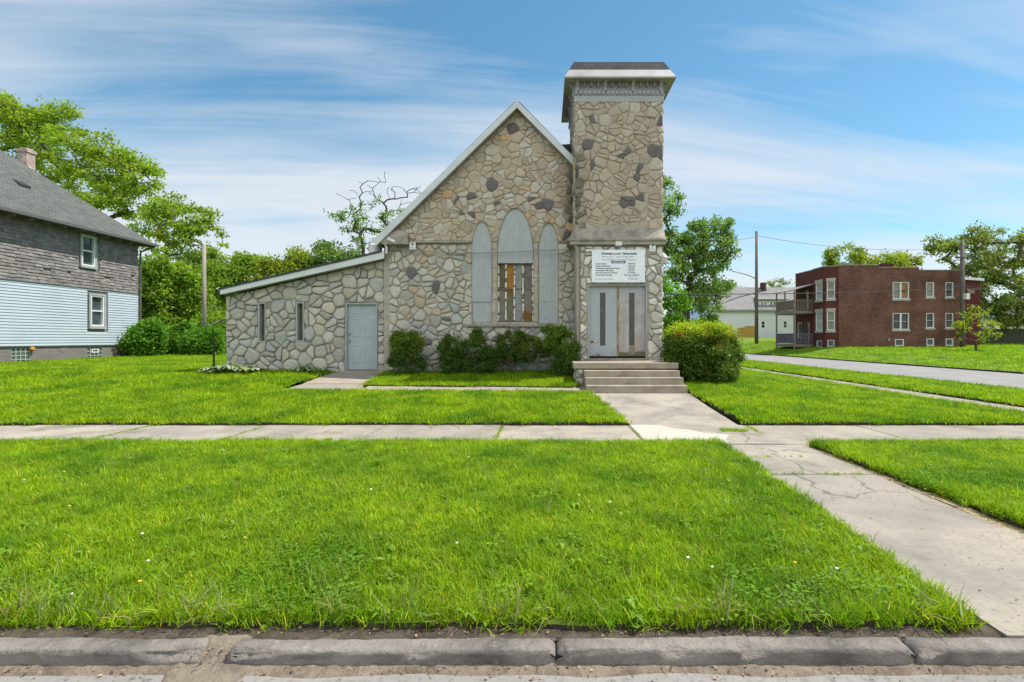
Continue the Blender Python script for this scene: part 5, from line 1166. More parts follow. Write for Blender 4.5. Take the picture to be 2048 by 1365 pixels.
# ================================================================== POLES AND WIRES
def pole(name, label, base, top, r0, r1, m, group='utility poles'):
    t = thing(name, label, 'pole', base, group=group); mb = MB(); mb.smooth = True; mb.tube([base, (Vector(base)+Vector(top))/2, top], [r0, (r0+r1)/2, r1], 12); mb.build('shaft', m, t); return t
pA = pole('utility_pole', 'tall pale wooden pole with a lamp arm in front of the left thicket', (lx(408.5, 27), 27, .5), at(408.5, 489, 27), .105, .085, M['polewood'])
tp = at(408.5, 489, 27); mb = MB(); mb.tube([tp+Vector((0,0,-.25)), tp+Vector((-.25,-.05,-.05)), at(396, 489.5, 27)], .025, 6); mb.build('lamp_arm', M['greymetal'], pA)
mb = MB(); c = at(390, 488.5, 27); mb.lathe([(.04, .09), (.16, .04), (.20, -.04), (.08, -.10)], c, 12); mb.build('lamp_head', M['greymetal'], pA)
pB = pole('utility_pole', 'thin brown pole standing just behind the pale lamp pole', (lx(415, 44), 44, .4), at(414.5, 493, 44), .14, .11, M['darkpole'])
pC = pole('utility_pole', 'bare tapering pole with a street lamp arm in front of the long pale house', (lx(1513, 55), 55, .95), at(1513, 463, 55), .20, .13, M['darkpole'])
mb = MB(); a = at(1512, 558, 55); mb.tube([a, a + Vector((-1.2, -.6, .35)), at(1458, 541, 52)], [.05, .045, .035], 6); b = at(1512, 586, 55); mb.tube([at(1533, 581, 54), b, at(1470, 597, 58), at(1442, 609, 60)], [.05, .05, .05, .04], 6); mb.build('lamp_arm', M['darkpole'], pC)
pD = pole('utility_pole', 'dark pole with crossarm and white box at the right end of the brick apartment', (lx(1925, 43), 43, .7), at(1924.5, 485, 43), .20, .15, M['darkpole'])
mb = MB(); F = front(42.85); mb.fbox(F, lx(1907, 43), lx(1941, 43), lz(518, 43), lz(514.5, 43), 0, .1); mb.build('crossarm', M['darkpole'], pD)
mb = MB(); mb.box(lx(1929, 42.7), lx(1936.5, 42.7), 42.5, 42.9, lz(599.5, 42.7), lz(588, 42.7)); mb.build('meter_box', M['whitepaint'], pD, bevel=.03)
mb = MB(); mb.fbox(F, lx(1928, 43), lx(1964, 43), lz(580, 43), lz(577.5, 43), 0, .06); mb.build('bracket_arm', M['darkpole'], pD)
def wire(label, a, b, sag, r=.016, group='overhead wires', n=14):
    a, b = Vector(a), Vector(b); mb = MB(); P = [a.lerp(b, i/n) - Vector((0, 0, 4*sag*(i/n)*(1-i/n))) for i in range(n+1)]; mb.tube(P, r, 5)
    tag(mb.build('overhead_wire', M['wire'], None, org=a), label, 'wire', group)
wire('thin wire from the tower side across to the dark pole at the apartment', (TX1+.02, 16.0, lz(589, 16)), at(1924, 573, 42.8), .18, .018)
wire('wire running out of the frame from the pole at the apartment', at(1926, 572.5, 42.8), at(2250, 575, 40), .3, .02)
wire('high wire from the bare pole top towards the apartment roof', at(1513, 472, 55), at(1840, 500, 60), .5, .02)
wire('faint wire from the bare pole top to the large tree', at(1513, 474, 55), at(1300, 480, 48), .4, .018)
# low dark post with a tilted plate beside the lean-to
lp = thing('garden_post', 'thin black post with a small tilted grey plate left of the lean-to', 'post', (lx(428, 15.6), 15.6, .5))
mb = MB(); mb.tube([(lx(428, 15.6), 15.6, .46), at(427, 678, 15.6)], .030, 8); mb.tube([at(427, 678, 15.6), at(425.5, 655, 15.6)], .016, 8); mb.build('shaft', M['blackmetal'], lp)
mb = MB(); a, b = at(421, 652.5, 15.4), at(444, 643.5, 15.4); mb.hexa([a+Vector((0,-.12,0)), b+Vector((0,-.12,0)), b+Vector((0,.2,.05)), a+Vector((0,.2,.05)), a+Vector((0,-.12,.02)), b+Vector((0,-.12,.05)), b+Vector((0,.2,.1)), a+Vector((0,.2,.07))]); mb.build('plate', M['greymetal'], lp, fixn=True)
gs = thing('garden_shed', 'low grey shed roof half hidden in the thicket behind the lean-to', 'shed', (-20.0, 31.5, .5))
mb = MB(); mb.box(lx(432, 31), lx(462, 31), 31, 33, .4, lz(655, 31)); mb.build('wall', M['greybrick'], gs)
mb = MB(); z = lz(655, 31); a, b = lx(430, 31), lx(464, 31); mb.hexa([(a,30.7,z),(b,30.7,z+.35),(b,33.3,z+.35),(a,33.3,z),(a,30.7,z+.1),(b,30.7,z+.5),(b,33.3,z+.5),(a,33.3,z+.1)]); mb.build('roof', M['greyshingle'], gs, fixn=True)
# ================================================================== TREES, SHRUBS, GRASS
def grow(base, fork, tips, seed, r_tip=.02, wob=.06):
    rg = random.Random(seed); base, fork = Vector(base), Vector(fork); Ht = (fork-base).length
    pos = [base]; par = [-1]
    for i in range(1, 5): pos.append(base.lerp(fork, i/4) + Vector((rg.uniform(-1,1), rg.uniform(-1,1), 0))*wob*Ht*.3*(i < 4)); par.append(i-1)
    first = 3
    for t in sorted(tips, key=lambda t: (t-fork).length):
        best, bd = first, 1e9
        for i in range(first, len(pos)):
            d = (t-pos[i]).length + max(0, pos[i].z - t.z)*.8
            if d < bd: bd, best = d, i
        a = pos[best]; n = 3; L_ = (t-a).length; p = best
        side = Vector((rg.uniform(-1,1), rg.uniform(-1,1), rg.uniform(-.4,.8)))*L_*.10
        for k in range(1, n+1):
            s = k/n; pos.append(a.lerp(t, s) + side*math.sin(math.pi*s) + Vector((0,0,1))*L_*.06*math.sin(math.pi*s)); par.append(p); p = len(pos)-1
    n = len(pos); rad = [0.0]*n; ch = [0]*n; E = 2.3
    for i in range(n): 
        if par[i] >= 0: ch[par[i]] += 1
    acc = [0.0]*n
    for i in range(n-1, -1, -1):
        a = acc[i] if ch[i] else r_tip**E
        rad[i] = a**(1/E)
        if par[i] >= 0: acc[par[i]] += a*1.02
    return pos, par, rad
def wood(pos, par, rad, rmax=1e9, flare=1.35):
    mb = MB(); mb.smooth = True
    for i in range(1, len(pos)):
        j = par[i]; a, b = pos[j], pos[i]
        if (b-a).length < 1e-4: continue
        d = (b-a).normalized(); up = Vector((0,0,1)) if abs(d.z) < .9 else Vector((1,0,0)); x = d.cross(up).normalized(); y = x.cross(d)
        ra, rb = min(rad[j], rad[i]*1.35, rmax), min(rad[i], rmax); n = 8 if ra > .08 else 5
        if j == 0: ra *= flare
        V = [a + (x*math.cos(2*math.pi*k/n)+y*math.sin(2*math.pi*k/n))*ra for k in range(n)] + [b + d*rb*.3 + (x*math.cos(2*math.pi*k/n)+y*math.sin(2*math.pi*k/n))*rb for k in range(n)]
        mb.add(V, [(k, (k+1) % n, n+(k+1) % n, n+k) for k in range(n)])
    return mb
def leaf_mesh(name, centers, per, spread, size, seed, mat_, parent, cvar=.28, droop=.35, aspect=.55, tone=None, brown=0):
    """Many small leaf faces spread through the crown, in clumps round the twig ends; albedo differs leaf to leaf."""
    rs = np.random.RandomState(seed); C = np.array([tuple(c) for c in centers]); n = len(C)*per
    ci = np.repeat(np.arange(len(C)), per)
    sc = rs.uniform(.6, 1.35, len(C))[ci][:, None]
    off = rs.normal(size=(n, 3)); off /= np.linalg.norm(off, axis=1)[:, None] + 1e-9; off *= rs.uniform(0, 1, (n, 1))**.55
    P = C[ci] + off * np.array(spread) * sc
    A = rs.normal(size=(n, 3)); A[:, 2] -= droop; A /= np.linalg.norm(A, axis=1)[:, None]
    B = rs.normal(size=(n, 3)); B -= (B*A).sum(1)[:, None]*A; B /= np.linalg.norm(B, axis=1)[:, None]
    B[:, 2] *= .8
    L_ = size * rs.uniform(.6, 1.3, (n, 1)); Wd = L_*aspect
    V = np.stack([P, P + A*L_*.5 + B*Wd*.5, P + A*L_, P + A*L_*.5 - B*Wd*.5], 1).reshape(-1, 3)
    k = rs.uniform(1-cvar, 1+cvar, n) * rs.uniform(.80, 1.2, len(C))[ci]; hue = rs.uniform(-1, 1, n)*.12 + rs.uniform(-1, 1, len(C))[ci]*.12
    col = np.stack([k*(1+hue), k, k*(1-hue*.5), np.ones(n)], 1)
    if brown:
        bm_ = (rs.uniform(0, 1, len(C)) < brown)[ci]; col[bm_, 0] *= 1.9; col[bm_, 1] *= .75; col[bm_, 2] *= 1.2
    if tone is not None: col[:, :3] *= tone(P)
    col = np.repeat(col, 4, 0).astype(np.float32)
    r = parent
    V = V - np.array(ORG[r.name])
    me = bpy.data.meshes.new(name); me.vertices.add(4*n); me.loops.add(4*n); me.polygons.add(n)
    me.vertices.foreach_set('co', V.astype(np.float32).ravel()); me.loops.foreach_set('vertex_index', np.arange(4*n, dtype=np.int32))
    me.polygons.foreach_set('loop_start', np.arange(0, 4*n, 4, dtype=np.int32))
    me.update(calc_edges=True); me.materials.append(mat_)
    ca = me.color_attributes.new('Col', 'FLOAT_COLOR', 'POINT'); ca.data.foreach_set('color', col.ravel())
    o = bpy.data.objects.new(name, me); COL.objects.link(o); o.parent = parent; return o
def blob_tips(blobs, seed):
    rg = random.Random(seed); T = []
    for px, py, rx, rz, D, n in blobs:
        c = at(px, py, D); rX, rZ = rx*D/1000, rz*D/1000; rY = rX*.85
        for _ in range(n):
            while True:
                v = Vector((rg.uniform(-1,1), rg.uniform(-1,1), rg.uniform(-1,1)))
                if .25 < v.length < 1: break
            v = v * (v.length**-.35 if v.length < .95 else 1)
            T.append(c + Vector((v.x*rX, v.y*rY, v.z*rZ)))
    return T
M['leafA'] = leafmat('locust leaf', (.28, .385, .04), trans=.54, jit=0)
M['leafB'] = leafmat('thicket leaf', (.235, .36, .036), trans=.5, jit=0)
M['leafC'] = leafmat('dark tree leaf', (.15, .25, .05), trans=.42, jit=0)
M['leafD'] = leafmat('yellow green leaf', (.27, .33, .03), trans=.5, jit=0)
M['leafE'] = leafmat('hedge leaf', (.105, .175, .022), trans=.38, jit=0, rough=.4)
M['leafF'] = leafmat('shrub leaf', (.085, .16, .024), trans=.36, jit=0, rough=.4)
M['leafG'] = leafmat('bright leaf', (.13, .29, .025), trans=.5, jit=0)
M['leafP'] = leafmat('olive leaf', (.22, .27, .06), trans=.42, jit=0)
def tree(name, label, cat, base, fork, blobs, per, spread, size, lm, seed, r_tip=.02, group=None, rmax=1e9, bark='bark', extra_bare=None, **kw):
    blobs = [(*b[:5], max(4, int(b[5]*(.62 if cat == 'tree' else 1)))) for b in blobs]
    if cat == 'tree': per = int(per*.60); spread = tuple(q*.76 for q in spread); size *= .88
    t = thing(name, label, cat, base, group=group); tips = blob_tips(blobs, seed)
    pos, par, rad = grow(base, fork, tips + (extra_bare or []), seed, r_tip)
    wood(pos, par, rad, rmax).build('trunk' if cat == 'tree' else 'stems', M[bark], t)
    leaf_mesh('crown' if cat == 'tree' else 'foliage', tips, per, spread, size, seed, lm, t, **kw); return t
def bush(name, label, cat, blobs, per, spread, size, lm, seed, group=None, stem_r=.008, fork=.25, **kw):
    rg = random.Random(seed); xt = []
    blobs = [(q[0], q[1], q[2]*.86, q[3]*.92, q[4], q[5]) for q in blobs]
    for q in blobs:                       # stray shoots break the outline
        for _ in range(7):
            t = rg.uniform(-.3, 3.4); xt.append((q[0] + q[2]*.98*math.cos(t), q[1] - q[3]*1.0*math.sin(t), rg.uniform(1.5, 4), rg.uniform(3, 9), q[4], 3))
    blobs = blobs + xt
    px = sum(b[0]*b[5] for b in blobs)/sum(b[5] for b in blobs); D = blobs[0][4]; x = lx(px, D)
    b = Vector((x, D, H(x, D)))
    return tree(name, label, cat, b, b + Vector((0, 0, fork)), blobs, per, spread, size, lm, seed, stem_r, group, rmax=.03, **kw)
G1 = 'trees behind the left house'
tree('locust_tree', 'tall spreading tree rising highest behind the chimney of the left house', 'tree', (lx(40, 42), 42, .5), at(60, 470, 42), [(20, 260, 75, 70, 42, 60), (75, 300, 80, 75, 42, 60), (-10, 330, 70, 90, 42, 30), (110, 245, 45, 40, 41, 22), (5, 205, 32, 22, 42, 12), (90, 380, 90, 60, 42, 40)], 190, (1.35, 1.35, .75), .33, M['leafA'], 101, .03, G1)
tree('locust_tree', 'spreading tree with arching open limbs right of the left house chimney', 'tree', (lx(215, 39), 39, .5), at(205, 490, 39), [(190, 310, 70, 50, 39, 46), (245, 345, 62, 50, 39, 46), (150, 300, 45, 50, 39, 26), (285, 352, 28, 22, 38, 14), (190, 400, 90, 55, 39, 50), (270, 430, 55, 50, 39, 28)], 170, (1.15, 1.15, .6), .30, M['leafA'], 102, .028, G1)
tree('locust_tree', 'slender open tree between the left house roof corner and the lamp pole', 'tree', (lx(335, 36), 36, .5), at(335, 560, 36), [(320, 410, 40, 30, 36, 30), (352, 440, 40, 34, 36, 30), (310, 470, 50, 34, 36, 26), (350, 500, 45, 30, 36, 18)], 120, (.9, .9, .45), .27, M['leafA'], 103, .02, G1)
tree('locust_tree', 'young thin tree whose feathery top stands above the lamp pole', 'tree', (lx(398, 36), 36.5, .5), at(395, 560, 36.5), [(405, 432, 26, 18, 36.5, 18), (420, 460, 28, 20, 36.5, 18), (395, 470, 34, 26, 36.5, 16), (432, 500, 22, 18, 36.5, 10)], 95, (.75, .75, .35), .27, M['leafA'], 104, .018, G1)
G2 = 'shrubs of the thicket behind the left lawn'
th = [('tall leafy shrub against the rear corner of the left house', 305, 590, 40, 75, 29.5, 90, 'leafB'), ('broad dense shrub behind the lamp pole', 372, 600, 42, 65, 31, 95, 'leafB'), ('leafy shrub in the gap between lamp pole and lean-to', 440, 600, 40, 75, 35, 80, 'leafB'), ('shrub rising behind the low end of the lean-to roof', 495, 560, 38, 50, 36, 60, 'leafB'), ('yellow green shrub with upright shoots above the lean-to roof', 545, 560, 32, 42, 35, 46, 'leafD'), ('darker shrub at the back of the thicket', 400, 560, 60, 55, 40, 80, 'leafC'), ('pale leafy shrub low behind the garden post', 430, 668, 42, 34, 29, 56, 'leafB')]
for i, (lab, px, py, rx, rz_, D, n, lm) in enumerate(th):
    b = Vector((lx(px, D), D, H(lx(px, D), D)))
    bl = [(px, py, rx, rz_, D, n), (px-rx*.3, py-rz_*.75, rx*.45, rz_*.35, D, n//6), (px+rx*.4, py-rz_*.6, rx*.4, rz_*.4, D, n//6), (px, py+rz_*.7, rx*1.05, rz_*.5, D, n//2)]
    tree('thicket_shrub', lab, 'shrub', b, b + Vector((0, 0, .8)), bl, 72, (.56, .56, .45), .22, M[lm], 120+i, .012, G2, rmax=.07)
for lab, px, py, rx, rz_, D in (('rounded glossy bush at the foundation corner of the left house', 287, 682, 36, 30, 24.6), ('rounded bush between the left house corner and the lamp pole', 355, 685, 36, 26, 27), ('low bush at the foot of the lamp pole', 405, 688, 32, 22, 26)):
    b = Vector((lx(px, D), D, H(lx(px, D), D)))
    bush('round_bush', lab, 'bush', [(px, py, rx, rz_, D, 90), (px, py+rz_*.5, rx*.9, rz_*.5, D, 40), (px+rx*.4, py-rz_*.6, rx*.5, rz_*.5, D, 20)], 80, (.36, .36, .3), .15, M['leafG'], 140+px, 'rounded bushes at the lawn edge')
# tree behind the church with dead tops
bare = [at(px, py, 32) for px, py in ((716, 392), (746, 380), (757, 365), (769, 355), (778, 375), (790, 385), (710, 383), (735, 362), (762, 388), (826, 378), (833, 376), (815, 395), (728, 385), (775, 400))]
rg = random.Random(9); bare += [b + Vector((rg.gauss(0, .55), rg.gauss(0, .5), rg.uniform(-.5, .35))) for b in list(bare) for _ in range(3)]
tree('broken_tree', 'small tree with dead bare top branches behind the lean-to roof', 'tree', (lx(728, 32), 32, .5), at(726, 490, 32), [(705, 440, 32, 30, 32, 20), (745, 430, 40, 38, 32, 24), (790, 425, 30, 34, 32, 18), (672, 433, 16, 12, 32, 6), (735, 475, 50, 24, 32, 20), (700, 470, 24, 18, 32, 9)], 58, (.5, .5, .4), .2, M['leafC'], 160, .016, extra_bare=bare, tone=lambda P: 1.3)
for lab, px, py, rx, rz_, lm in (('low green shrub top showing above the middle of the lean-to roof', 672, 520, 45, 24, 'leafC'), ('yellowing shrub top showing above the lower lean-to roof', 605, 530, 30, 20, 'leafD')):
    b = Vector((lx(px, 31), 31, .5)); tree('roadside_shrub', lab, 'shrub', b, b + Vector((0, 0, 2.5)), [(px, py, rx, rz_, 31, 50), (px-rx*.5, py-rz_*.8, rx*.4, rz_*.7, 31, 10), (px, py+50, rx*.9, 40, 31, 30)], 80, (.5, .5, .4), .19, M[lm], 170+px, .014, 'shrubs behind the lean-to', rmax=.09)
# right of the tower
tree('large_tree', 'large dark tree with forked trunk right of the church tower', 'tree', (lx(1372, 40), 40, .4), at(1372, 600, 40), [(1415, 480, 48, 44, 40, 60), (1370, 500, 50, 55, 40, 60), (1330, 520, 55, 60, 40, 46), (1440, 455, 24, 16, 40, 12), (1425, 560, 40, 46, 40, 46), (1400, 610, 44, 40, 40, 36), (1330, 400, 30, 46, 40, 34), (1452, 495, 20, 26, 40, 14), (1310, 460, 40, 60, 40, 20)], 150, (.95, .95, .7), .29, M['leafC'], 180, .034, tone=lambda P: 1.25)
tree('young_tree', 'bright green young tree close to the right side of the tower', 'tree', (lx(1338, 27), 27, .15), at(1338, 650, 27), [(1342, 590, 28, 42, 27, 46), (1360, 608, 18, 18, 27, 14), (1330, 640, 34, 30, 27, 30)], 110, (.5, .5, .38), .2, M['leafG'], 181, .014)
tree('background_tree', 'pale green round topped tree behind the left half of the apartment roof', 'tree', (lx(1690, 68), 68, 1.4), at(1690, 590, 68), [(1690, 520, 38, 34, 68, 60), (1655, 545, 30, 24, 68, 26), (1725, 540, 36, 26, 68, 30), (1690, 560, 60, 24, 68, 20)], 130, (1.2, 1.2, .8), .42, M['leafD'], 182, .04, 'trees behind the apartment')
tree('background_tree', 'spreading yellow green tree behind the apartment chimney', 'tree', (lx(1785, 68), 68, 1.4), at(1785, 600, 68), [(1770, 530, 42, 24, 68, 40), (1812, 532, 24, 26, 68, 24), (1795, 555, 50, 24, 68, 20)], 130, (1.2, 1.2, .8), .42, M['leafD'], 183, .04, 'trees behind the apartment')
tree('shade_tree', 'big dark tree with heavy drooping limbs at the right edge', 'tree', (lx(2075, 52), 52, .9), at(2060, 620, 52), [(1880, 505, 30, 30, 53, 20), (1950, 520, 55, 60, 52, 60), (2010, 510, 60, 60, 52, 70), (2080, 540, 60, 80, 52, 70), (1985, 590, 60, 50, 51, 60), (2035, 620, 50, 40, 51, 50), (1865, 490, 22, 18, 53, 9), (1960, 470, 30, 22, 52, 14)], 140, (1.15, 1.15, .75), .35, M['leafP'], 184, .05)
sb = Vector((lx(1952, 37), 37, H(lx(1952, 37), 37)))
tree('sapling', 'yellow green sapling on the lawn in front of the apartment corner', 'tree', sb, sb + Vector((0, 0, .75)), [(1950, 662, 44, 24, 37, 44), (1940, 640, 30, 22, 37, 22), (1965, 632, 22, 18, 37, 14), (1925, 650, 22, 18, 37, 12), (1947, 617, 8, 8, 37, 6), (1975, 655, 22, 26, 37, 14)], 34, (.34, .34, .26), .19, M['leafD'], 185, .016, tone=lambda P: 1.1)
tree('far_tree', 'small airy tree above the ridge of the long pale house', 'tree', (lx(1556, 120), 120, 1.8), at(1556, 600, 120), [(1556, 568, 26, 10, 120, 26)], 60, (1.4, 1.4, .8), .5, M['leafP'], 186, .04)
for i, (lab, px, py, rx, rz_, D) in enumerate((('dark distant tree left of the long pale house', 1405, 625, 50, 45, 95), ('distant tree behind the long pale house at its left end', 1450, 588, 30, 26, 100), ('distant tree beyond the right shade tree', 2060, 640, 60, 40, 80))):
    tree('distant_tree', lab, 'tree', (lx(px, D), D, 1.5), at(px, py+rz_*.6, D), [(px, py, rx, rz_, D, 60)], 90, (1.9, 1.9, 1.3), .6, M['leafC'], 190+i, .05, 'distant trees')
# privet hedge right of the steps
def hedge_tone(P):
    t = np.clip((P[:, 2] - 1.45)/.35, 0, 1)[:, None]; return 1 + t*np.array([[2.5, 1.6, .1]])
bush('privet_hedge', 'big clipped hedge with yellow green new growth right of the steps', 'hedge', [(1405, 712, 62, 46, 13.6, 230), (1365, 700, 40, 42, 13.5, 120), (1445, 708, 38, 44, 14.0, 130), (1400, 668, 70, 16, 13.8, 150), (1410, 745, 66, 26, 13.6, 120)], 130, (.19, .19, .16), .062, M['leafE'], 200, tone=hedge_tone, brown=.03)
GB = 'shrubs along the church wall'
for i, (lab, blobs) in enumerate((('bright topped shrub with brown patches beside the side door', [(808, 695, 34, 26, 14.5, 70), (815, 725, 40, 26, 14.5, 80), (800, 682, 16, 14, 14.5, 20), (828, 690, 16, 20, 14.5, 20)]),
        ('dark rounded shrub, second from the side door', [(905, 700, 28, 24, 14.55, 60), (902, 728, 30, 24, 14.55, 70)]),
        ('loose twiggy shrub left of the middle church window', [(958, 705, 28, 30, 14.55, 50), (962, 730, 30, 22, 14.55, 60), (953, 676, 8, 12, 14.55, 10)]),
        ('leaning dark shrub with bare stems under the middle window', [(1025, 690, 34, 26, 14.5, 60), (1050, 700, 32, 26, 14.5, 60), (1010, 715, 24, 22, 14.5, 30)]),
        ('tall glossy shrub against the porch under the right window', [(1125, 690, 32, 34, 14.2, 90), (1130, 725, 26, 28, 14.1, 70), (1095, 685, 26, 28, 14.4, 50)]))):
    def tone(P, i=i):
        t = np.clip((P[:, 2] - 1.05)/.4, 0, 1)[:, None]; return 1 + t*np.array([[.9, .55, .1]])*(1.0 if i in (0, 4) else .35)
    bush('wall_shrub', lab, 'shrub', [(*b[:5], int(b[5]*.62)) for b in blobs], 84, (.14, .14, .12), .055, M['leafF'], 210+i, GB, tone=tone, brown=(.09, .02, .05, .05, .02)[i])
for i, (lab, px, py, rx, rz_, D) in enumerate((('dark shrub at the foot of the large tree right of the tower', 1352, 652, 32, 22, 48), ('green shrub filling the gap left of the long pale house', 1410, 655, 34, 20, 62))):
    b = Vector((lx(px, D), D, H(lx(px, D), D))); tree('background_shrub', lab, 'shrub', b, b + Vector((0, 0, .5)), [(px, py, rx, rz_, D, 60), (px, py+rz_*.8, rx, rz_*.6, D, 40)], 70, (.7, .7, .5), .26, M['leafB'], 195+i, .014, 'shrubs beyond the hedge', rmax=.07)
# hostas at the wall foot
M['hosta'] = leafmat('hosta leaf', (.40, .47, .26), trans=.3, jit=0, rough=.4)
def hosta(label, px, D, w, n, seed, hs):
    b = Vector((lx(px, D), D, H(lx(px, D), D)+.03)); t = thing('hosta', label, 'plant', b, group='hostas at the wall foot'); rg = random.Random(seed); mb = MB(); mb.smooth = True
    for i in range(n):
        u = rg.uniform(-1, 1); c = b + Vector((u*w/2, rg.uniform(-.25, .1), 0)); a = rg.uniform(0, 2*math.pi); d = Vector((math.cos(a), math.sin(a)-.25, 0)).normalized(); s = Vector((-d.y, d.x, 0)); L_ = rg.uniform(.20, .36)*hs; h = rg.uniform(.14, .30)*hs*(1-.4*abs(u)); wd = L_*.33
        P = []
        for k, (tt, zz, wdt) in enumerate(((0, .2, .1), (.25, .75, .7), (.5, 1, 1), (.75, .9, .75), (1, .55, .02))):
            q = c + d*L_*tt + Vector((0, 0, h*zz)); P += [q - s*wd*wdt + Vector((0,0,.02)), q, q + s*wd*wdt + Vector((0,0,.02))]
        k_ = rg.uniform(.6, 1.3); mb.add(P, [f for k in range(4) for f in ((k*3, k*3+1, k*3+4, k*3+3), (k*3+1, k*3+2, k*3+5, k*3+4))], col=(k_, k_, k_*rg.uniform(.5, 1.6)))
    mb.build('leaves', M['hosta'], t)
hosta('wide pale edged hosta clump at the outer corner of the lean-to', 470, 14.85, 1.3, 260, 1, 1.0)
hosta('small hosta clump left of the side door step', 618, 14.95, .75, 70, 2, .8)

# ---- grass: tufts scattered by geometry nodes over the lawns
def tuft(name, n, rad, h0, h1, w, seed, m, broad=0.0, lean=.5):
    rg = random.Random(seed); mb = MB(); mb.smooth = True
    for i in range(n):
        a = rg.uniform(0, 6.283); r = rad*math.sqrt(rg.random()); c = Vector((r*math.cos(a), r*math.sin(a), -.01)); a2 = rg.uniform(0, 6.283); d = Vector((math.cos(a2), math.sin(a2), 0)); s = Vector((-d.y, d.x, 0)); h = rg.uniform(h0, h1); ln = h*rg.uniform(.15, lean*1.6)
        k = rg.uniform(.72, 1.25); col = (k*rg.uniform(.85, 1.25), k, k*rg.uniform(.6, 1.2)); 
        if rg.random() < .05: col = (2.6, 1.45, 3.5)
        ww_ = w*rg.uniform(.7, 1.3)
        if rg.random() < broad:       # small rounded leaf of clover or plantain
            q = c + d*ln + Vector((0, 0, h*.75)); z = rg.uniform(-.2, .3); R_ = rg.uniform(.009, .016)
            mb.add([q, q + d*R_ + s*R_*.9 + Vector((0,0,z*R_)), q + d*R_*2.2 + Vector((0,0,z*R_*2)), q + d*R_ - s*R_*.9 + Vector((0,0,z*R_))], [(0,1,2,3)], col=(k*.8, k*.9, k)); continue
        P = [c - s*ww_, c + s*ww_, c + d*ln*.35 + Vector((0,0,h*.6)) - s*ww_*.8, c + d*ln*.35 + Vector((0,0,h*.6)) + s*ww_*.8, c + d*ln + Vector((0,0,h*rg.uniform(.85, 1)))]
        mb.add(P, [(0,1,3,2), (2,3,4)], col=col)
    o = mb.build(name, m); COL.objects.unlink(o); return o
M['weed'] = leafmat('broad weed leaf', (.18, .31, .02), trans=.4, jit=.2)
M['grass'] = leafmat('grass blade', (.275, .425, .011), trans=.52, jit=.34, rough=.45, tint=(1.05, 1.15, .5), var=(1.1, (.50, .68, .9), .44, .64))
M['grassdry'] = leafmat('pale grass stalk', (.30, .33, .12), trans=.4, jit=.25, rough=.5)
TN = [tuft('tuft', 24, .055, .035, .075, .0022, 300+i, M['grass'], broad=(.0, .05, .14, .0)[i], lean=.75) for i in range(4)]
TM = [tuft('tuft', 20, .11, .04, .085, .0045, 320+i, M['grass'], lean=.7) for i in range(3)]
TF = [tuft('tuft', 16, .32, .05, .11, .014, 330+i, M['grass'], lean=.8) for i in range(2)]
TL = [tuft('tuft', 9, .05, .09, .19, .0026, 340+i, M['grassdry'] if i == 0 else M['grass'], lean=.8) for i in range(3)]
def scatter(label, emitters, tufts, density, smin, smax, seed, tilt=.25, name='grass', cat='grass', noise_scale=None):
    # one stuff object: emitter faces merged, tufts instanced on them
    V = []; Fc = []
    for e in emitters:
        b = len(V); V += [tuple(v.co) for v in e.data.vertices]; Fc += [[b+i for i in p.vertices] for p in e.data.polygons if p.normal.z > .5]
    me = bpy.data.meshes.new(name); me.from_pydata(V, [], Fc); me.update()
    o = bpy.data.objects.new(name, me); COL.objects.link(o); tag(o, label, cat, None, 'stuff')
    ng = bpy.data.node_groups.new(name, 'GeometryNodeTree'); ng.interface.new_socket('Geometry', in_out='INPUT', socket_type='NodeSocketGeometry'); ng.interface.new_socket('Geometry', in_out='OUTPUT', socket_type='NodeSocketGeometry')
    N = ng.nodes; L = ng.links; gi = N.new('NodeGroupInput'); go = N.new('NodeGroupOutput'); jn = N.new('GeometryNodeJoinGeometry')
    for i, t in enumerate(tufts):
        dp = N.new('GeometryNodeDistributePointsOnFaces'); L.new(gi.outputs[0], dp.inputs['Mesh']); dp.inputs['Density'].default_value = density/len(tufts); dp.inputs['Seed'].default_value = seed*10+i
        if noise_scale:
            nz = N.new('ShaderNodeTexNoise'); nz.inputs['Scale'].default_value = noise_scale; mr = N.new('ShaderNodeMapRange'); mr.inputs[1].default_value = .48; mr.inputs[2].default_value = .62; mr.inputs[4].default_value = density/len(tufts); L.new(nz.outputs[0], mr.inputs[0]); L.new(mr.outputs[0], dp.inputs['Density'])
        io = N.new('GeometryNodeInstanceOnPoints'); L.new(dp.outputs['Points'], io.inputs['Points'])
        oi = N.new('GeometryNodeObjectInfo'); oi.inputs['Object'].default_value = t; oi.inputs['As Instance'].default_value = True; L.new(oi.outputs['Geometry'], io.inputs['Instance'])
        rv = N.new('FunctionNodeRandomValue'); rv.data_type = 'FLOAT_VECTOR'; rv.inputs['Min'].default_value = (-tilt, -tilt, 0); rv.inputs['Max'].default_value = (tilt, tilt, 6.283); rv.inputs['Seed'].default_value = seed+i; L.new(rv.outputs[0], io.inputs['Rotation'])
        rs = N.new('FunctionNodeRandomValue'); rs.data_type = 'FLOAT'; rs.inputs[2].default_value = smin; rs.inputs[3].default_value = smax; rs.inputs['Seed'].default_value = seed+50+i; L.new(rs.outputs[1], io.inputs['Scale'])
        L.new(io.outputs[0], jn.inputs[0])
    L.new(jn.outputs[0], go.inputs[0]); md = o.modifiers.new('scatter', 'NODES'); md.node_group = ng
    return o
def emit(poly, step=.3, zf=lz_):      # scratch emitter patch
    o = sheet('patch', poly, M['lawn'], zf, step); COL.objects.unlink(o); return o
scatter('short bright grass of the strip between kerb and pavement', [emit([(-4.2, 2.64), (2.27, 2.625), (2.36, 4.5), (-6.2, 4.5)], .2, lzv), LAWNS['verge_right']], TN, 520, .75, 1.35, 1)
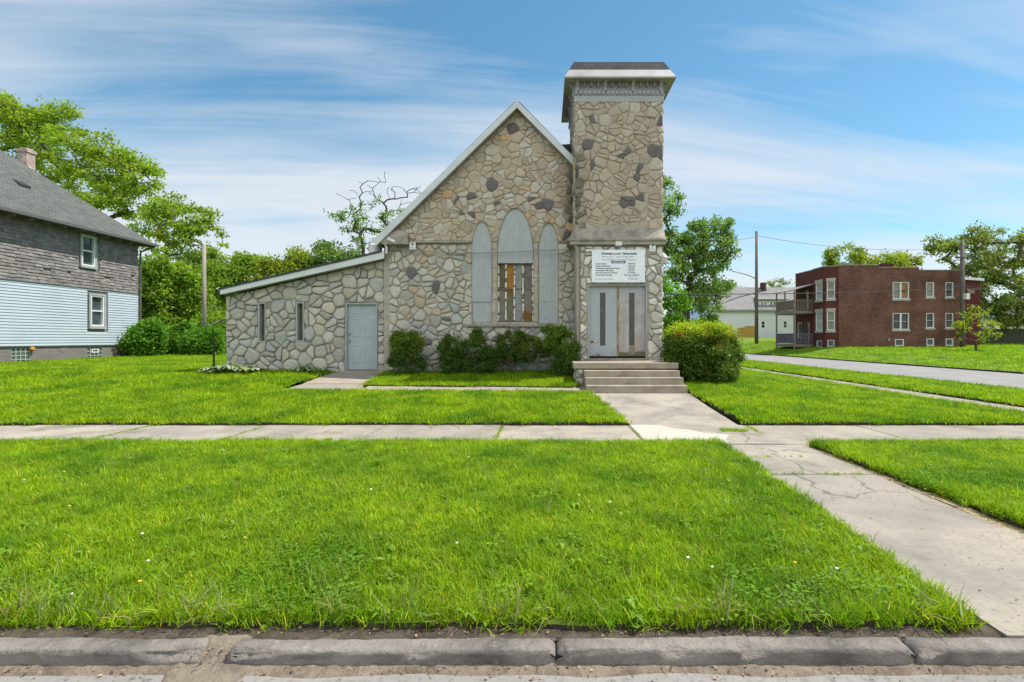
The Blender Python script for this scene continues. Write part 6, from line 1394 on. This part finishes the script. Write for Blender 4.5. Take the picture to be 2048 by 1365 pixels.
scatter('bright grass of the strip up to the pavement edge', [emit([(-6.2, 4.5), (2.36, 4.5), (2.48, 7.1), (-9.5, 7.1)], .25)], TN, 360, .8, 1.5, 2)
scatter('long pale grass stalks standing among the mown grass', [emit([(-8, 2.72), (2.2, 2.72), (2.4, 7.0), (-8, 7.0)], .3), LAWNS['verge_right']], TL, 60, .5, 1.0, 3, noise_scale=1.3)
scatter('grass of the lawn in front of the church', [emit([(-16, 8.70), (1.43, 8.70), (1.23, 10.35), (1.05, 12.0), (-6.6, 12.28), (-19, 12.28)], .4), LAWNS['bed'], emit([(3.45, 8.72), (9.3, 8.72), (9.3, 16), (3.55, 16), (3.55, 12.1)], .4)], TM, 230, .8, 1.4, 4)
scatter('grass of the lawn beside the lean-to and the left house', [emit([(-26, 12.3), (-9.78, 12.3), (-9.78, 32), (-26, 32)], .8), LAWNS['left_near']], TM, 110, 1.0, 1.7, 5)
scatter('grass beside the side street', [emit([(3.6, 16), (9.3, 16), (9.3, 45), (3.6, 45)], .8), LAWNS['strip']], TM, 95, 1.0, 1.7, 6)
scatter('grass of the wide lawn before the brick apartment', [emit([(20.9, 14), (52, 14), (60, 44), (60, 60), (20.9, 60)], 1.5)], TF, 13, .7, 1.15, 7)
TC = [tuft('tuft', 30, .07, .03, .06, .0022, 360+i, M['weed'], broad=.85, lean=.8) for i in range(2)]
scatter('low dark clover growing in patches through the near grass', [emit([(-5, 2.66), (2.2, 2.66), (2.4, 7.0), (-8, 7.0)], .3), LAWNS['verge_right']], TC, 85, .6, 1.1, 11, noise_scale=.8, name='clover', cat='clover')
scatter('ragged grass overhanging the cut lawn edge along the kerb', [emit([(-4.2, 2.64), (2.26, 2.625), (2.27, 2.70), (-4.2, 2.71)], .06, lzv)], TN + TL[:1], 900, .8, 1.6, 12, tilt=.7)
scatter('ragged grass spilling over the sandy edge of the walk', [emit([(3.80, 2.7), (3.90, 2.7), (3.82, 7.0), (3.72, 7.0)], .08, lzv)], TN, 700, .8, 1.7, 13, tilt=.8)
# tufts in the pavement joints and along the cut edges
def strip(x0, y0, x1, y1, w=.03):
    mb = MB(); d = Vector((x1-x0, y1-y0, 0)).normalized(); s = Vector((-d.y, d.x, 0))*w; n = max(2, int(math.dist((x0,y0),(x1,y1))/.1))
    for i in range(n+1):
        p = Vector((x0+(x1-x0)*i/n, y0+(y1-y0)*i/n, 0)); 
        for q in (p-s, p+s): mb.v.append((q.x, q.y, H(q.x, q.y)+.005)); mb.c.append((1,1,1))
    for i in range(n): mb.f.append([2*i, 2*i+2, 2*i+3, 2*i+1][::-1]); mb.m.append(0); mb.sm.append(False)
    o = mb.build('patch', M['lawn'], fixn=True); 
    if o.data.polygons[0].normal.z < 0: o.data.flip_normals()
    COL.objects.unlink(o); return o
TJ = [tuft('tuft', 12, .03, .015, .04, .002, 350+i, M['grass'], lean=.9) for i in range(2)]
scatter('small weeds growing in the pavement joints', [strip(-.74, 7.3, -.74, 8.6), strip(-4.8, 7.3, -4.8, 8.5), strip(-6.8, 7.6, -6.8, 8.6, .02), strip(1.45, 7.2, 1.45, 8.6, .012), strip(3.4, 7.9, 3.45, 8.55, .05), strip(2.6, 6.35, 3.3, 6.35, .015), strip(2.5, 5.55, 3.66, 5.55, .015)], TJ, 700, .5, 1.2, 8)
tj = emit([(2.86, 8.08), (3.25, 8.02), (3.3, 8.2), (2.9, 8.3)], .1, lambda x, y: H(x, y)+.004)
scatter('clump of weeds in the pavement crack by the front walk', [tj], TJ, 1600, .8, 1.7, 9)
# white clover heads and dandelions, leaf litter, broad weeds
M['petal'] = mat('white clover head', (.72, .70, .64), .8); M['dande'] = mat('dandelion yellow', (.70, .42, .02), .8)
def scatter_mesh(name, label, cat, pts, fn, mats, seed):
    rg = random.Random(seed); mb = MB()
    for p in pts: fn(mb, Vector(p), rg)
    o = mb.build(name, mats); return tag(o, label, cat, None, 'stuff')
rg = random.Random(77)
def head(mb, p, rg):
    mb.mi = 0 if rg.random() < .75 else 1; h = rg.uniform(.055, .085); r = rg.uniform(.007, .011); mb.lathe([(.001, -r*.6), (r, -r*.2), (r, r*.4), (.001, r*.8)], p + Vector((0, 0, h)), 7)
pts = [(x, y, lz_(x, y)) for x, y in [(-2.35, 2.9), (-2.5, 3.15), (-2.9, 3.6), (-2.1, 3.5), (.9, 3.15), (1.02, 3.05), (1.55, 3.1), (1.75, 3.0), (-2.6, 2.75), (-.9, 5.9), (-5, 5.2), (-1.6, 4.6), (-3.9, 4.1), (.3, 4.4), (-.6, 3.4)] + [(rg.uniform(-6, 2.2), rg.uniform(2.9, 7)) for _ in range(3)]]
scatter_mesh('clover_flowers', 'scattered white clover and yellow dandelion heads in the near grass', 'flowers', pts, head, [M['petal'], M['dande']], 78)
M['litter'] = mat('dry fallen leaf', (.34, .235, .135), .9, attr=True)
def dry(mb, p, rg):
    a = rg.uniform(0, 6.28); d = Vector((math.cos(a), math.sin(a), rg.uniform(-.1, .3))); s = Vector((-d.y, d.x, rg.uniform(-.3, .3))); L_ = rg.uniform(.006, .024); k = rg.uniform(.25, 1.2); tw = rg.random() < .5
    w = L_*(.09 if tw else .35); L_ *= 1.6 if tw else 1
    c = (k*.7, k*.62, k*.6) if tw else (k, k*rg.uniform(.85, 1.05), k*rg.uniform(.7, 1.1)); p = p + Vector((0, 0, .004))
    mb.add([p, p + d*L_*.5 + s*w, p + d*L_, p + d*L_*.5 - s*w + Vector((0,0,.004))], [(0,1,2,3)], col=c)
pts = []
for _ in range(330):
    x = rg.uniform(-3, 2.8); y = 2.40 - abs(rg.gauss(0, .045)); pts.append((x, y, -.074 if y > 2.37 else -.088))
for _ in range(240):
    x = rg.uniform(-3, 2.5); y = rg.uniform(2.52, 2.68); pts.append((x, y, soilz(x, y)+.004))
for _ in range(30): pts.append((rg.gauss(-1.6, .08), rg.uniform(2.36, 2.52), -.02))
for _ in range(90): x, y = rg.uniform(2.4, 3.6), rg.uniform(2.6, 7); pts.append((x, y, .004))
for _ in range(70): x, y = rg.uniform(-7, 4), rg.uniform(7.2, 8.6); pts.append((x, y, .004))
scatter_mesh('leaf_litter', 'dry leaf bits and twigs along the gutter, kerb and walk', 'litter', pts, dry, [M['litter']], 79)
def weed(mb, p, rg):
    for i in range(rg.randint(4, 8)):
        a = rg.uniform(0, 6.28); d = Vector((math.cos(a), math.sin(a)-.3, 0)); s = Vector((-d.y, d.x, 0)); L_ = rg.uniform(.025, .085); w = L_*.2; k = rg.uniform(.7, 1.3)
        mb.add([p, p + d*L_*.5 + s*w + Vector((0,0,.03)), p + d*L_ + Vector((0,0,rg.uniform(-.01, .04))), p + d*L_*.5 - s*w + Vector((0,0,.03))], [(0,1,2,3)], col=(k, k, k))
pts = []
for x in (-.86, -.80, -.42, -2.3, .46, 1.3): pts.append((x, 2.66, .03))
for _ in range(110): x, y = rg.uniform(-5, 2.2), rg.uniform(2.75, 6.9); pts.append((x, y, lz_(x, y)+.02))
scatter_mesh('broad_weeds', 'broad leaved weeds along the cut lawn edge and in the near grass', 'weeds', pts, weed, [M['weed']], 80)
for m_ in list(bpy.data.meshes):
    if m_.users == 0: bpy.data.meshes.remove(m_)
